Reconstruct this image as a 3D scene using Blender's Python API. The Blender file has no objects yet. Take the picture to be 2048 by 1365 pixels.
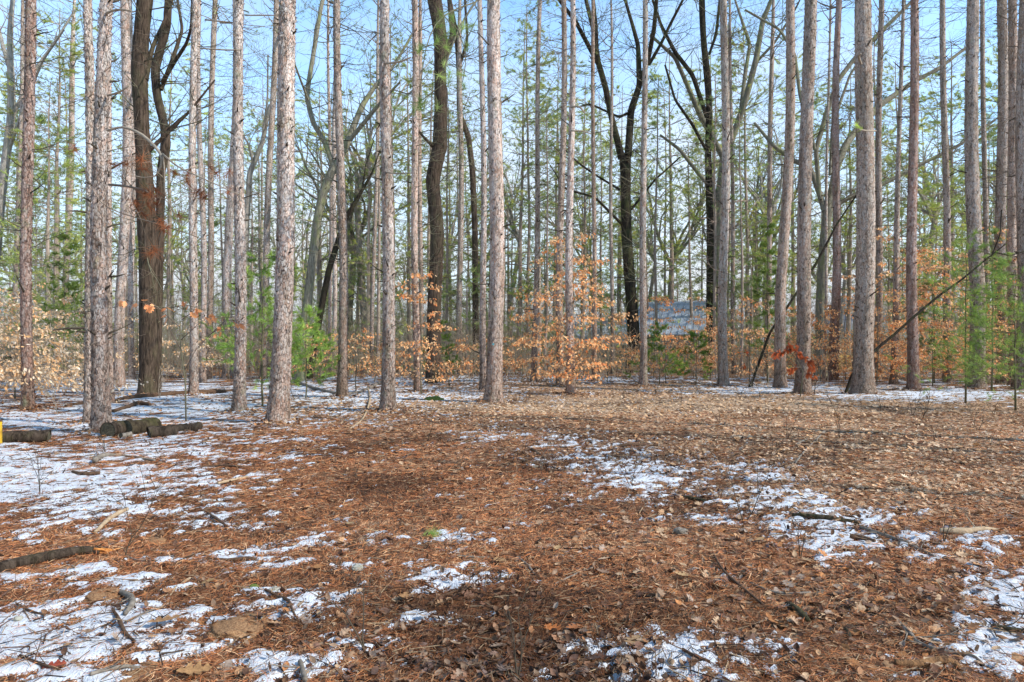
import bpy, math, random
import numpy as np
from mathutils import Vector, Matrix
R = random.Random(11)
NR = np.random.default_rng(11)
F, CH, HY, CX = 1365.33, 1.5, 690.0, 1024.0      # focal length in photo pixels, eye height, horizon row
scn = bpy.context.scene
COL = scn.collection

# ------------------------------------------------------------------ helpers
def at(px, py, d):
    return (((px - CX) / F) * d, d, CH + (HY - py) / F * d)
def depth(py):
    return CH * F / (py - HY)

def _hash(ix, iy, seed):
    n = (ix * 374761393 + iy * 668265263 + seed * 974634777) & 0x7fffffff
    n = ((n ^ (n >> 13)) * 1274126177) & 0x7fffffff
    return ((n ^ (n >> 16)) & 0xffff) / 65535.0
def vnoise(x, y, s=0):
    x = np.asarray(x, float); y = np.asarray(y, float)
    ix = np.floor(x).astype(np.int64); iy = np.floor(y).astype(np.int64)
    fx = x - ix; fy = y - iy
    fx = fx * fx * (3 - 2 * fx); fy = fy * fy * (3 - 2 * fy)
    a = _hash(ix, iy, s); b = _hash(ix + 1, iy, s); c = _hash(ix, iy + 1, s); d = _hash(ix + 1, iy + 1, s)
    return (a * (1 - fx) + b * fx) * (1 - fy) + (c * (1 - fx) + d * fx) * fy
def fbm(x, y, s=0, o=4):
    t = 0; a = 1; n = 0
    for k in range(o):
        t = t + a * vnoise(x * 2 ** k + 17.3 * k, y * 2 ** k - 9.1 * k, s + k); n += a; a *= .5
    return t / n

FEET = [(209, 866), (179, 850), (478, 825), (556, 845), (684, 796), (776, 822), (836, 787), (987, 805), (1142, 790), (1447, 773), (1605, 790), (1726, 789), (1827, 782), (1952, 778), (387, 792), (297, 795), (57, 823), (238, 773), (1289, 772), (1121, 773)]
def gh(x, y):
    """ground height"""
    x = np.asarray(x, float); y = np.asarray(y, float)
    z = (fbm(x * .22, y * .22, 3, 2) - .5) * .10 + (fbm(x * 1.3, y * 1.3, 5, 3) - .5) * .045
    for fx, fy in FEET:
        d = CH * F / (fy - HY); z = z + .06 * np.exp(-((x - (fx - CX) / F * d) ** 2 + (y - d) ** 2) / .16)
    return z
def g1(x, y):
    return float(gh(x, y))

class MB:
    def __init__(s): s.v = []; s.f = []; s.c = []; s.n = 0
    def add(s, v, f, mat=0, col=None):
        v = np.asarray(v, float).reshape(-1, 3); f = np.asarray(f, np.int64)
        if len(v) == 0: return
        s.f.append((f + s.n, mat)); s.v.append(v); s.n += len(v)
        if col is None: col = np.ones((len(v), 3))
        col = np.asarray(col, float)
        if col.ndim == 1: col = np.tile(col, (len(v), 1))
        s.c.append(col)
    def tube(s, pts, rad, sides=8, mat=0, jit=0.0, cap=True, col=None):
        P = np.asarray(pts, float); r = np.asarray(rad, float); k = len(P)
        T = np.gradient(P, axis=0); T /= np.linalg.norm(T, axis=1)[:, None] + 1e-9
        m = T.mean(0); ref = np.eye(3)[np.argmin(np.abs(m))]
        U = np.cross(T, ref); U /= np.linalg.norm(U, axis=1)[:, None]; W = np.cross(T, U)
        a = np.linspace(0, 2 * np.pi, sides, endpoint=False)
        rr = np.repeat(r[:, None], sides, 1)
        if jit: rr = rr * (1 + jit * (NR.random((k, sides)) - .5) * 2)
        V = P[:, None, :] + rr[..., None] * (np.cos(a)[None, :, None] * U[:, None, :] + np.sin(a)[None, :, None] * W[:, None, :])
        i = np.arange(k - 1)[:, None] * sides; j = np.arange(sides)[None, :]; jn = (j + 1) % sides
        Q = np.stack([i + j, i + jn, i + sides + jn, i + sides + j], -1).reshape(-1, 4)
        base = s.n
        s.add(V.reshape(-1, 3), Q, mat, col)
        if cap:
            s.f.append((np.arange(sides)[None, :] + base + (k - 1) * sides, mat))
            s.f.append((np.arange(sides)[None, ::-1] + base, mat))
    def segs(s, S, sides=3, mat=0, col=None):
        """batch of tapered prisms, rows (p0, p1, r0, r1)"""
        if len(S) == 0: return
        A = np.asarray(S, float); p0 = A[:, 0:3]; p1 = A[:, 3:6]; r0 = A[:, 6]; r1 = A[:, 7]
        T = p1 - p0; T /= np.linalg.norm(T, axis=1)[:, None] + 1e-9
        ref = np.tile([0., 0., 1.], (len(A), 1)); ref[np.abs(T[:, 2]) > .8] = [1., 0., 0.]
        U = np.cross(T, ref); U /= np.linalg.norm(U, axis=1)[:, None] + 1e-9; W = np.cross(T, U)
        a = np.linspace(0, 2 * np.pi, sides, endpoint=False)
        D = np.cos(a)[None, :, None] * U[:, None, :] + np.sin(a)[None, :, None] * W[:, None, :]
        V = np.concatenate([p0[:, None] + D * r0[:, None, None], p1[:, None] + D * r1[:, None, None]], 1)
        b = (np.arange(len(A)) * 2 * sides)[:, None]; j = np.arange(sides)[None, :]; jn = (j + 1) % sides
        Q = np.stack([b + j, b + jn, b + sides + jn, b + sides + j], -1).reshape(-1, 4)
        c = None
        if col is not None: c = np.repeat(np.asarray(col, float).reshape(-1, 3), 2 * sides, 0) if len(np.shape(col)) == 2 else col
        s.add(V.reshape(-1, 3), Q, mat, c)
    def blades(s, o, d, L, w, mat=0, col=None):
        """thin triangles (needles)"""
        o = np.asarray(o, float); d = np.asarray(d, float); n = len(o)
        if n == 0: return
        rnd = NR.normal(size=(n, 3)); U = np.cross(d, rnd); U /= np.linalg.norm(U, axis=1)[:, None] + 1e-9
        L = np.broadcast_to(L, n)[:, None]; w = np.broadcast_to(w, n)[:, None]
        V = np.stack([o - U * w / 2, o + U * w / 2, o + d * L], 1).reshape(-1, 3)
        c = None if col is None else (np.repeat(col, 3, 0) if np.ndim(col) == 2 else col)
        s.add(V, np.arange(3 * n).reshape(-1, 3), mat, c)
    def inst(s, tv, tf, pos, M, sc, mat=0, col=None):
        """stamp a template: pos (n,3), M (n,3,3) rotation, sc (n,) or (n,3)"""
        n = len(pos); tv = np.asarray(tv, float)
        if np.ndim(tv) == 2: tv = np.broadcast_to(tv, (n,) + tv.shape)
        k = tv.shape[1]; sc = np.asarray(sc, float)
        if sc.ndim == 1: sc = sc[:, None]
        V = np.einsum('nij,nkj->nki', M, tv * sc[:, None, :]) + pos[:, None, :]
        base = (np.arange(n) * k)[:, None, None]
        c = None if col is None else np.repeat(col, k, 0)
        n0 = s.n
        first = True
        for f in tf:
            f = np.asarray(f, np.int64)
            FF = (f[None] + base).reshape(-1, f.shape[1])
            if first: s.add(V.reshape(-1, 3), FF, mat, c); first = False
            else: s.f.append((FF + n0, mat))
    def build(s, name, mats, parent=None, smooth=True, mesh_only=False):
        me = bpy.data.meshes.new(name)
        V = np.concatenate(s.v); C = np.concatenate(s.c)
        me.vertices.add(len(V)); me.vertices.foreach_set('co', V.astype(np.float32).ravel())
        loops = np.concatenate([f.ravel() for f, m in s.f])
        tot = np.concatenate([np.full(len(f), f.shape[1]) for f, m in s.f])
        mi = np.concatenate([np.full(len(f), m) for f, m in s.f])
        me.loops.add(len(loops)); me.loops.foreach_set('vertex_index', loops.astype(np.int32))
        me.polygons.add(len(tot))
        me.polygons.foreach_set('loop_start', np.concatenate([[0], np.cumsum(tot)[:-1]]).astype(np.int32))
        me.polygons.foreach_set('loop_total', tot.astype(np.int32))
        me.polygons.foreach_set('material_index', mi.astype(np.int32))
        me.update(calc_edges=True)
        me.polygons.foreach_set('use_smooth', np.full(len(tot), smooth))
        a = me.color_attributes.new('tint', 'FLOAT_COLOR', 'POINT')
        a.data.foreach_set('color', np.concatenate([C, np.ones((len(C), 1))], 1).astype(np.float32).ravel())
        for m in (mats if isinstance(mats, (list, tuple)) else [mats]): me.materials.append(m)
        if mesh_only: return me
        return link(name, me, parent)

def link(name, me, parent=None, loc=None):
    o = bpy.data.objects.new(name, me); COL.objects.link(o)
    if parent is not None: o.parent = parent
    if loc is not None: o.location = loc
    return o
def tag(o, label, cat, group=None, kind=None):
    if label: o['label'] = label
    if cat: o['category'] = cat
    if group: o['group'] = group
    if kind: o['kind'] = kind
    return o
def thing(name, loc, label, cat, group=None):
    o = bpy.data.objects.new(name, None); COL.objects.link(o); o.location = loc
    o.empty_display_size = .1
    return tag(o, label, cat, group)
def structure(o):
    o['kind'] = 'structure'; return o

# ------------------------------------------------------------------ materials
class NT:
    def __init__(s, name, rough=.85, spec=.15):
        s.m = bpy.data.materials.new(name); s.m.use_nodes = True
        s.t = s.m.node_tree; s.t.nodes.clear()
        s.out = s.n('ShaderNodeOutputMaterial'); s.b = s.n('ShaderNodeBsdfPrincipled')
        s.b.inputs['Roughness'].default_value = rough; s.b.inputs['Specular IOR Level'].default_value = spec
        s.l(s.b.outputs[0], s.out.inputs[0])
    def n(s, k, **kw):
        o = s.t.nodes.new(k)
        for a, b in kw.items(): setattr(o, a, b)
        return o
    def l(s, a, b): s.t.links.new(a, b)
    def obj(s, scale=(1, 1, 1), rot=(0, 0, 0), src='Object'):
        c = s.n('ShaderNodeTexCoord'); m = s.n('ShaderNodeMapping')
        m.inputs['Scale'].default_value = scale; m.inputs['Rotation'].default_value = rot
        s.l(c.outputs[src], m.inputs[0]); return m.outputs[0]
    def noise(s, v, scale, detail=4, rough=.6, dist=0):
        o = s.n('ShaderNodeTexNoise'); s.l(v, o.inputs['Vector'])
        o.inputs['Scale'].default_value = scale; o.inputs['Detail'].default_value = detail
        o.inputs['Roughness'].default_value = rough; o.inputs['Distortion'].default_value = dist
        return o.outputs[0]
    def voro(s, v, scale, feature='DISTANCE_TO_EDGE'):
        o = s.n('ShaderNodeTexVoronoi', feature=feature); s.l(v, o.inputs['Vector'])
        o.inputs['Scale'].default_value = scale; return o
    def ramp(s, f, *stops, interp='LINEAR'):
        o = s.n('ShaderNodeValToRGB'); o.color_ramp.interpolation = interp
        e = o.color_ramp.elements
        while len(e) < len(stops): e.new(.5)
        for k, (p, c) in zip(e, stops):
            k.position = p; k.color = (c, c, c, 1) if isinstance(c, (int, float)) else (*c, 1)
        s.l(f, o.inputs[0]); return o.outputs[0]
    def mix(s, f, a, b, mode='MIX'):
        o = s.n('ShaderNodeMix', data_type='RGBA', blend_type=mode)
        for sock, v in ((o.inputs[0], f), (o.inputs[6], a), (o.inputs[7], b)):
            if isinstance(v, (int, float)): sock.default_value = v
            elif isinstance(v, tuple): sock.default_value = (*v, 1)
            else: s.l(v, sock)
        return o.outputs[2]
    def math(s, op, a, b=0.0, clamp=False):
        o = s.n('ShaderNodeMath', operation=op); o.use_clamp = clamp
        for sock, v in ((o.inputs[0], a), (o.inputs[1], b)):
            if isinstance(v, (int, float)): sock.default_value = v
            else: s.l(v, sock)
        return o.outputs[0]
    def attr(s, name):
        o = s.n('ShaderNodeAttribute'); o.attribute_name = name; return o
    def tint(s): return s.attr('tint').outputs['Color']
    def bump(s, h, strength=.5, dist=.02):
        o = s.n('ShaderNodeBump'); o.inputs['Strength'].default_value = strength; o.inputs['Distance'].default_value = dist
        s.l(h, o.inputs['Height']); s.l(o.outputs[0], s.b.inputs['Normal'])
    def col(s, c):
        if isinstance(c, tuple): s.b.inputs['Base Color'].default_value = (*c, 1)
        else: s.l(c, s.b.inputs['Base Color'])
        return s.m
    def translucent(s, c, w=.35):
        t = s.n('ShaderNodeBsdfTranslucent'); mx = s.n('ShaderNodeMixShader'); mx.inputs[0].default_value = w
        s.l(c, t.inputs[0]); s.l(s.b.outputs[0], mx.inputs[1]); s.l(t.outputs[0], mx.inputs[2]); s.l(mx.outputs[0], s.out.inputs[0])

def pine_bark(name, plate, red, grey, crack, scale=24.):
    m = NT(name, .9, .08)
    oi = m.n('ShaderNodeObjectInfo'); off = m.n('ShaderNodeCombineXYZ'); m.l(m.math('MULTIPLY', oi.outputs['Random'], 57.), off.inputs[2]); m.l(m.math('MULTIPLY', oi.outputs['Random'], 23.), off.inputs[0])
    tc = m.n('ShaderNodeTexCoord'); ad = m.n('ShaderNodeVectorMath', operation='ADD'); m.l(tc.outputs['Object'], ad.inputs[0]); m.l(off.outputs[0], ad.inputs[1])
    def ob(sc_):
        q = m.n('ShaderNodeMapping'); q.inputs['Scale'].default_value = sc_; m.l(ad.outputs[0], q.inputs[0]); return q.outputs[0]
    v = ob((1, 1, .42))
    vv = m.n('ShaderNodeVectorMath', operation='ADD'); sc = m.n('ShaderNodeVectorMath', operation='SCALE'); sc.inputs[3].default_value = .11
    nn = m.n('ShaderNodeTexNoise'); m.l(v, nn.inputs['Vector']); nn.inputs['Scale'].default_value = 11; nn.inputs['Detail'].default_value = 4; m.l(nn.outputs['Color'], sc.inputs[0])
    m.l(v, vv.inputs[0]); m.l(sc.outputs[0], vv.inputs[1])
    e = m.voro(vv.outputs[0], scale); cell = m.voro(vv.outputs[0], scale, 'F1')
    gap = m.noise(ob((1, 1, .5)), 14, 4, .7)
    edge = m.ramp(e.outputs[0], (.0, 0.), (.09, 1.))
    crk = m.math('MULTIPLY', m.math('SUBTRACT', 1., edge), m.ramp(gap, (.40, .12), (.60, .95)))
    big = m.noise(ob((1, 1, .5)), 1.6, 5, .75)
    c = m.mix(m.ramp(big, (.40, 0.), (.66, 1.)), plate, red)
    sep = m.n('ShaderNodeSeparateColor'); m.l(cell.outputs['Color'], sep.inputs[0])
    c = m.mix(m.ramp(sep.outputs[0], (.40, 0.), (.75, 1.)), c, grey)
    c = m.mix(m.ramp(sep.outputs[1], (.78, 0.), (.9, .7)), c, red)
    c = m.mix(m.ramp(sep.outputs[2], (.86, 0.), (.93, .75)), c, crack)
    fine = m.noise(ob((1, 1, .3)), 55, 5, .75)
    c = m.mix(m.math('MULTIPLY', m.ramp(fine, (.45, 0.), (.66, 1.)), .75), c, tuple(min(.9, x * 1.5) for x in plate))
    c = m.mix(m.math('MULTIPLY', m.ramp(fine, (.32, 1.), (.45, 0.)), .70), c, crack)
    c = m.mix(crk, c, crack)
    s = m.n('ShaderNodeSeparateXYZ'); m.l(m.obj(), s.inputs[0])
    foot = m.ramp(m.math('ADD', m.math('MULTIPLY', s.outputs[2], .16), m.math('MULTIPLY', m.math('SUBTRACT', big, .5), .8)), (.0, (.55, .50, .46)), (.75, (1., 1., 1.)))
    c = m.mix(1.0, c, foot, 'MULTIPLY')
    stain = m.noise(ob((1, 1, .14)), 5, 4, .7)
    c = m.mix(1.0, c, m.ramp(stain, (.38, (.62, .60, .56)), (.55, (1, 1, 1))), 'MULTIPLY')
    c = m.mix(m.math('MULTIPLY', m.ramp(m.noise(ob((1, 1, .6)), 2.6, 4, .7), (.60, 0.), (.72, 1.)), .5), c, (.34, .36, .22))
    tint = m.ramp(oi.outputs['Random'], (0, (.84, .82, .82)), (.5, (1, 1, 1)), (1, (1.0, .90, .85)))
    c = m.mix(1.0, c, tint, 'MULTIPLY')
    h = m.math('ADD', m.math('MULTIPLY', edge, .5), m.math('ADD', m.math('MULTIPLY', sep.outputs[2], .7), m.math('MULTIPLY', fine, .8)))
    m.bump(h, .9, .026)
    return m.col(c)
M_PINE = pine_bark('pine_bark', (.78, .63, .54), (.56, .33, .24), (.66, .60, .56), (.09, .06, .045))
M_PINESUN = pine_bark('sunlit_pine_bark', (.88, .72, .62), (.66, .40, .29), (.78, .69, .63), (.12, .075, .055))  # lighter copy of the pine bark, sunlight painted into its colour
M_PINEG = pine_bark('grey_pine_bark', (.64, .51, .43), (.47, .30, .22), (.56, .50, .455), (.07, .05, .038))
M_PINER = pine_bark('red_pine_bark', (.54, .40, .35), (.42, .22, .15), (.52, .44, .40), (.13, .07, .05))

def furrowed(name, hi, lo, moss, mossamt=.3):
    m = NT(name, .9, .08)
    v = m.obj((1, 1, .12)); e = m.noise(v, 22, 5, .7, .6)
    c = m.mix(m.ramp(e, (.38, 0.), (.62, 1.)), lo, hi)
    g = m.noise(m.obj((1, 1, .4)), 2.2, 5, .7)
    c = m.mix(m.math('MULTIPLY', m.ramp(g, (.5, 0.), (.62, 1.)), mossamt), c, moss)
    f = m.noise(m.obj(), 90, 3)
    c = m.mix(m.ramp(f, (.3, .35), (.7, 0.)), c, lo)
    m.bump(m.math('ADD', e, m.math('MULTIPLY', f, .3)), .9, .03)
    return m.col(c)
M_OAK = furrowed('dark_oak_bark', (.16, .115, .085), (.028, .020, .015), (.12, .12, .06), .35)
M_BLACK = furrowed('dark_wet_bark', (.075, .06, .045), (.02, .016, .012), (.10, .11, .045), .6)
M_MAPLE = furrowed('mossy_maple_bark', (.38, .35, .27), (.14, .125, .09), (.29, .32, .13), .7)
M_PALE = furrowed('pale_bark', (.50, .46, .40), (.24, .21, .18), (.33, .34, .22), .35)
M_FAR = furrowed('hazed_far_bark', (.52, .42, .35), (.28, .21, .17), (.36, .36, .22), .4)  # bark colour paled to stand in for distance haze

def simple(name, a, b, scale=20, rough=.85, bump=.4, use_tint=False, transl=0, dist=.01):
    m = NT(name, rough, .15)
    n = m.noise(m.obj(), scale, 4, .65)
    c = m.mix(m.ramp(n, (.35, 0.), (.65, 1.)), a, b)
    if use_tint: c = m.mix(1.0, c, m.tint(), 'MULTIPLY')
    if bump: m.bump(n, bump, dist)
    r = m.col(c)
    if transl: m.translucent(c, transl)
    return r
M_TWIG = simple('dead_twig', (.16, .12, .09), (.26, .20, .15), 12, bump=0)
M_TWIGP = simple('pale_twig', (.42, .35, .27), (.30, .24, .18), 12, bump=0)
M_TWIGD = simple('dark_twig', (.055, .042, .032), (.10, .08, .055), 12, bump=0)
M_TWIGG = simple('mossy_twig', (.20, .18, .12), (.12, .11, .07), 12, bump=0)
M_STEM = simple('young_green_bark', (.17, .15, .08), (.09, .085, .05), 15)
M_NEED = simple('pine_needles', (.28, .38, .14), (.42, .47, .19), 3, .55, 0, True, .35)
M_NEEDB = simple('young_pine_needles', (.36, .50, .12), (.20, .32, .07), 4, .5, 0, True, .45)
M_NEEDR = simple('dead_red_needles', (.40, .16, .07), (.25, .09, .045), 4, .7, 0, True, .35)
M_LEAFO = simple('withered_beech_leaves', (1., .60, .30), (.92, .48, .20), 6, .6, 0, True, .45)
M_LEAFR = simple('withered_oak_leaves', (.50, .15, .06), (.34, .09, .04), 8, .6, 0, True, .35)
M_LITTER = simple('leaf_litter', (1.05, 1, .95), (.52, .48, .46), 45, .7, .3, True, .12, .003)
M_NLIT = simple('fallen_needles', (1, 1, 1), (.75, .72, .7), 40, .65, 0, True)
M_MOSS = simple('moss', (.09, .12, .025), (.17, .20, .05), 60, .95, .8)
M_STONE = simple('stone', (.42, .40, .34), (.26, .25, .20), 25, .85, .7)
M_SAND = simple('sandy_soil', (.46, .26, .13), (.20, .10, .05), 90, .95, 1.)
M_DEADLOG = furrowed('rotten_log_bark', (.11, .08, .06), (.025, .018, .013), (.10, .10, .04), .45)
M_CUT = NT('weathered_cut_wood', .9, .1)
_v = M_CUT.voro(M_CUT.obj(), 7, 'F1'); _r = M_CUT.noise(M_CUT.obj(), 30, 4)
_c = M_CUT.mix(M_CUT.ramp(_r, (.3, 0.), (.7, 1.)), (.05, .045, .035), (.14, .12, .08)); M_CUT.bump(_r, .6, .01); M_CUT = M_CUT.col(_c)
M_FRESH = simple('fresh_split_wood', (.62, .26, .07), (.35, .12, .035), 30, .7, .6)
M_DRYWOOD = simple('bleached_dry_wood', (.50, .38, .25), (.34, .23, .14), 25, .8, .6)
M_BROWNWOOD = simple('brown_bark_stick', (.15, .09, .055), (.07, .04, .027), 30, .85, .8)
M_GREYWOOD = simple('grey_bark_stick', (.28, .24, .20), (.14, .115, .09), 30, .85, .8)
M_PEEL = furrowed('peeled_wood', (.42, .22, .10), (.13, .07, .04), (.30, .16, .08), .5)
M_YELLOW = simple('yellow_paint', (.72, .44, .03), (.34, .19, .03), 14, .6, .4)
M_BLUEPAINT = simple('blue_paint_mark', (.10, .42, .48), (.2, .4, .45), 60, .8, .3)

def metal_roof(name, a, b):
    m = NT(name, .35, .5); n = m.noise(m.obj(), 2, 3)
    c = m.mix(n, a, b); return m.col(c)
M_ROOF = metal_roof('blue_metal_roof', (.42, .48, .57), (.52, .57, .64))
M_FASCIA = simple('dark_fascia', (.05, .04, .035), (.08, .06, .05), 10, .7, .2)
M_SIDING = simple('grey_siding', (.46, .45, .43), (.34, .33, .31), 3, .7, .1)
M_TAN = simple('ochre_tarp', (.52, .33, .10), (.40, .23, .07), 4, .7, .4)
M_FARWALL = simple('pale_far_wall', (.50, .52, .55), (.42, .44, .47), 2, .8, 0)
M_GLASS = simple('dark_window_glass', (.03, .035, .045), (.05, .06, .07), 2, .2, 0)

# ------------------------------------------------------------------ ground
SNOW = [  # photo cx, cy, rx, ry, strength
 (60,955,260,60,.95),(0,930,120,50,.95),(300,960,200,50,.62),(190,1015,230,40,.6),(300,895,260,32,.62),(560,880,90,16,.45),
 (400,1000,60,30,.45),(120,1075,160,22,.28),(100,845,220,30,.85),(330,815,330,34,.85),(650,788,330,18,.85),(760,758,420,12,.7),(250,770,400,16,.8),
 (1330,757,420,11,.72),(1560,776,200,13,.9),(1850,790,230,13,.92),(1700,770,300,10,.75),(1130,782,130,10,.4),
 (980,870,60,20,.5),(1110,880,100,22,.55),(1220,915,130,30,.66),(1280,955,130,34,.84),(1210,965,90,20,.6),(1400,915,70,14,.55),
 (1500,945,110,22,.72),(1560,1000,110,30,.85),(1640,1045,140,24,.9),(1420,1035,80,16,.6),(1320,1040,70,10,.45),(1700,1085,120,22,.88),
 (1680,1120,90,14,.65),(1900,1080,170,22,.75),(1800,1020,60,14,.5),(1880,1120,80,12,.6),(1990,1150,90,26,.7),(2030,1190,70,40,.85),(2010,1290,110,45,1.0),
 (1230,1040,40,8,.4),(1060,1045,40,10,.3),(1470,1160,40,18,.45),(1380,1310,170,38,.95),(1280,1335,90,18,.7),(1490,1290,110,22,.9),(1440,1270,50,14,.7),
 (1900,1345,120,24,.55),(1800,1320,70,14,.45),(60,1270,190,60,1.0),(240,1240,130,46,.95),(320,1290,100,24,.85),(60,1350,180,30,.9),(60,1200,140,24,.5),
 (170,1150,190,24,.66),(80,1130,90,16,.5),(460,1110,150,22,.66),(560,1115,80,14,.6),(570,1085,90,10,.4),(450,1140,50,10,.6),(640,1207,130,22,.9),(560,1180,120,10,.6),
 (480,1235,80,8,.7),(400,1255,50,10,.55),(640,1080,40,12,.8),(780,1075,90,9,.45),(890,1070,60,12,.6),(910,1158,80,22,.85),(840,1235,70,18,.75),
 (760,1285,110,20,.6),(610,1330,110,26,.9),(660,1300,80,10,.5),(520,1345,50,12,.5),(760,1320,50,10,.6),(1120,1090,60,10,.35),(1160,1010,70,10,.35),
 (720,905,120,10,.3),(700,1035,60,8,.35),(980,965,80,8,.2),(340,1180,60,16,.5),(410,1030,80,12,.4)]
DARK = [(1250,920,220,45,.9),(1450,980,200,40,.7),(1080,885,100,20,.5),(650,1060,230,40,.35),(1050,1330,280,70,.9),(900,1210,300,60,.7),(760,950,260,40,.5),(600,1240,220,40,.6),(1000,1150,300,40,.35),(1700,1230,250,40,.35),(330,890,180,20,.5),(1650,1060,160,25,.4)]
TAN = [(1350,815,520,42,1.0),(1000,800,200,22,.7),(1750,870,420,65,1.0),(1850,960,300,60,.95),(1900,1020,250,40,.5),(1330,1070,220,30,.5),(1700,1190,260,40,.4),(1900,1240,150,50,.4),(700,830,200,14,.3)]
def emap(x, y, L):
    """where a list of photo-measured patches lies on the ground, smooth falloff"""
    yy = np.maximum(y, .8)
    px = CX + x / yy * F; py = HY + CH * F / yy
    t = np.zeros_like(px)
    for cx, cy, rx, ry, s in L:
        q = ((px - cx) / rx) ** 2 + ((py - cy) / ry) ** 2
        t = np.maximum(t, s * np.exp(-q * .50))
    return np.where((y < .9), .4, t)
def snowval(x, y):
    x = np.asarray(x, float); y = np.asarray(y, float)
    m = emap(x, y, SNOW)
    far = np.clip((y - 30) / 5, 0, 1); m = m * (1 - far) + .30 * far
    wide = (np.abs(x) > .8 * y + 1.5); m = np.where(wide, .45, m)
    ln = np.clip((-x + 1) / 3, 0, 1)                      # wind-streaked on the left side
    u = x * .83 + y * .55; v = -x * .55 + y * .83
    n1 = fbm(x * 1.3, y * 1.3, 20, 3) - .5
    n2 = fbm(u * 5.0, v * 9.0, 30, 3) - .5
    n3 = fbm(u * 17, v * 30, 40, 3) - .5
    n4 = fbm(x * 3.2, y * .9, 50, 2) - .5
    bk = np.clip((y - 11) / 6, 0, 1)
    return m * .98 - .612 + .035 * ln * (m > .3) - .04 * bk + n1 * .40 + n2 * (.95 + .5 * ln) + n3 * (1.35 + .4 * bk) + n4 * .55 * bk

def gfull(x, y, sv=None):
    """ground height with the small relief and the snow's thickness"""
    x = np.asarray(x, float); y = np.asarray(y, float)
    sm = np.clip((snowval(x, y) if sv is None else sv) * 6, 0, 1)
    return gh(x, y) + sm * .020 + (fbm(x * 7, y * 7, 60, 4) - .5) * .060 * np.clip((60 - y) / 60, 0, 1) * (1 + .9 * emap(x, y, DARK)) * (1 - .6 * sm)
def gf1(x, y): return float(gfull(np.array([x]), np.array([y]))[0])

def axis_pts(a, b, s0, g, end):
    p = [a]
    while p[-1] < b: p.append(p[-1] + s0)
    s = s0
    while p[-1] < end: s *= g; p.append(p[-1] + s)
    return p
xr = axis_pts(0, 4.2, .026, 1.035, 420.); xs = np.array([-t for t in xr[:0:-1]] + xr)
ys = [2.3]; s = .024
while ys[-1] < 700:
    s = max(s, .024) * (1.0062 if ys[-1] < 22 else 1.05); ys.append(ys[-1] + s)
ys = np.array(list(2.3 - np.array(axis_pts(0, .0, .1, 1.2, 60))[:0:-1]) + ys)
GX, GY = np.meshgrid(xs, ys)
sv = snowval(GX, GY)
sm = np.clip(sv * 6, 0, 1)
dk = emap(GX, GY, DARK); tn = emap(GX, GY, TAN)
GZ = gfull(GX, GY, sv)
g = MB()
nx, ny = len(xs), len(ys)
I = (np.arange(ny - 1)[:, None] * nx + np.arange(nx - 1)[None, :])
Q = np.stack([I, I + 1, I + nx + 1, I + nx], -1).reshape(-1, 4)
nA = fbm(GX * .9, GY * .9, 70, 3)
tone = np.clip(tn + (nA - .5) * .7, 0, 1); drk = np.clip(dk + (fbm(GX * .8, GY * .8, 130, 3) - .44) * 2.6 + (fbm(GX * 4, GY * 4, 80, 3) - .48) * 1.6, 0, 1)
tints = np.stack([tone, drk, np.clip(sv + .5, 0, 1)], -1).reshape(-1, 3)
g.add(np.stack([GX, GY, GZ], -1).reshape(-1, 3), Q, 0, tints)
m = NT('forest_floor', .9, .1)
at_ = m.n('ShaderNodeSeparateColor'); m.l(m.tint(), at_.inputs[0])
warp = m.noise(m.obj(), 1.6, 2)
layers = []
for k, (rot, sc) in enumerate(((.3, (95, 9, 20)), (1.35, (110, 10, 20)), (2.3, (90, 8, 20)), (-.5, (130, 13, 20)))):
    mp = m.n('ShaderNodeMapping'); mp.inputs['Rotation'].default_value = (0, 0, rot); mp.inputs['Scale'].default_value = sc
    vd = m.n('ShaderNodeVectorMath', operation='ADD'); c = m.n('ShaderNodeTexCoord')
    ns = m.n('ShaderNodeTexNoise'); m.l(c.outputs['Object'], ns.inputs['Vector']); ns.inputs['Scale'].default_value = 5 + k
    sc2 = m.n('ShaderNodeVectorMath', operation='SCALE'); sc2.inputs[3].default_value = .11; m.l(ns.outputs['Color'], sc2.inputs[0])
    m.l(c.outputs['Object'], vd.inputs[0]); m.l(sc2.outputs[0], vd.inputs[1]); m.l(vd.outputs[0], mp.inputs[0])
    layers.append(m.noise(mp.outputs[0], 1., 2, .5))
st = m.math('MAXIMUM', m.math('MAXIMUM', layers[0], layers[1]), m.math('MAXIMUM', layers[2], layers[3]))
clod = m.noise(m.obj(), 14, 5, .7)
needle = m.ramp(st, (.50, (.045, .022, .014)), (.56, (.26, .10, .045)), (.64, (.52, .24, .11)), (.78, (.74, .50, .31)))
needle = m.mix(m.ramp(clod, (.42, .75), (.56, 0.)), needle, (.055, .03, .02))
leafc = m.voro(m.obj((1, 1.3, 1)), 17, 'F1'); lsep = m.n('ShaderNodeSeparateColor'); m.l(leafc.outputs['Color'], lsep.inputs[0])
leaf = m.ramp(lsep.outputs[0], (0, (.30, .17, .10)), (.3, (.62, .42, .27)), (.6, (.88, .66, .42)), (.85, (.72, .52, .36)), (1, (.42, .20, .10)))
leaf = m.mix(m.ramp(leafc.outputs['Distance'], (.45, 0.), (.75, .8)), leaf, (.07, .04, .025))
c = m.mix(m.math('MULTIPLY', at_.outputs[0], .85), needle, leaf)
big = m.noise(m.obj(), 1.1, 3)
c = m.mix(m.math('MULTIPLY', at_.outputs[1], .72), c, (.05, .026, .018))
fine = m.noise(m.obj(), 70, 3, .6)
sval = m.math('ADD', at_.outputs[2], m.math('MULTIPLY', m.math('SUBTRACT', fine, .5), 1.5))
smask = m.ramp(sval, (.51, 0.), (.55, 1.))
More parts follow.
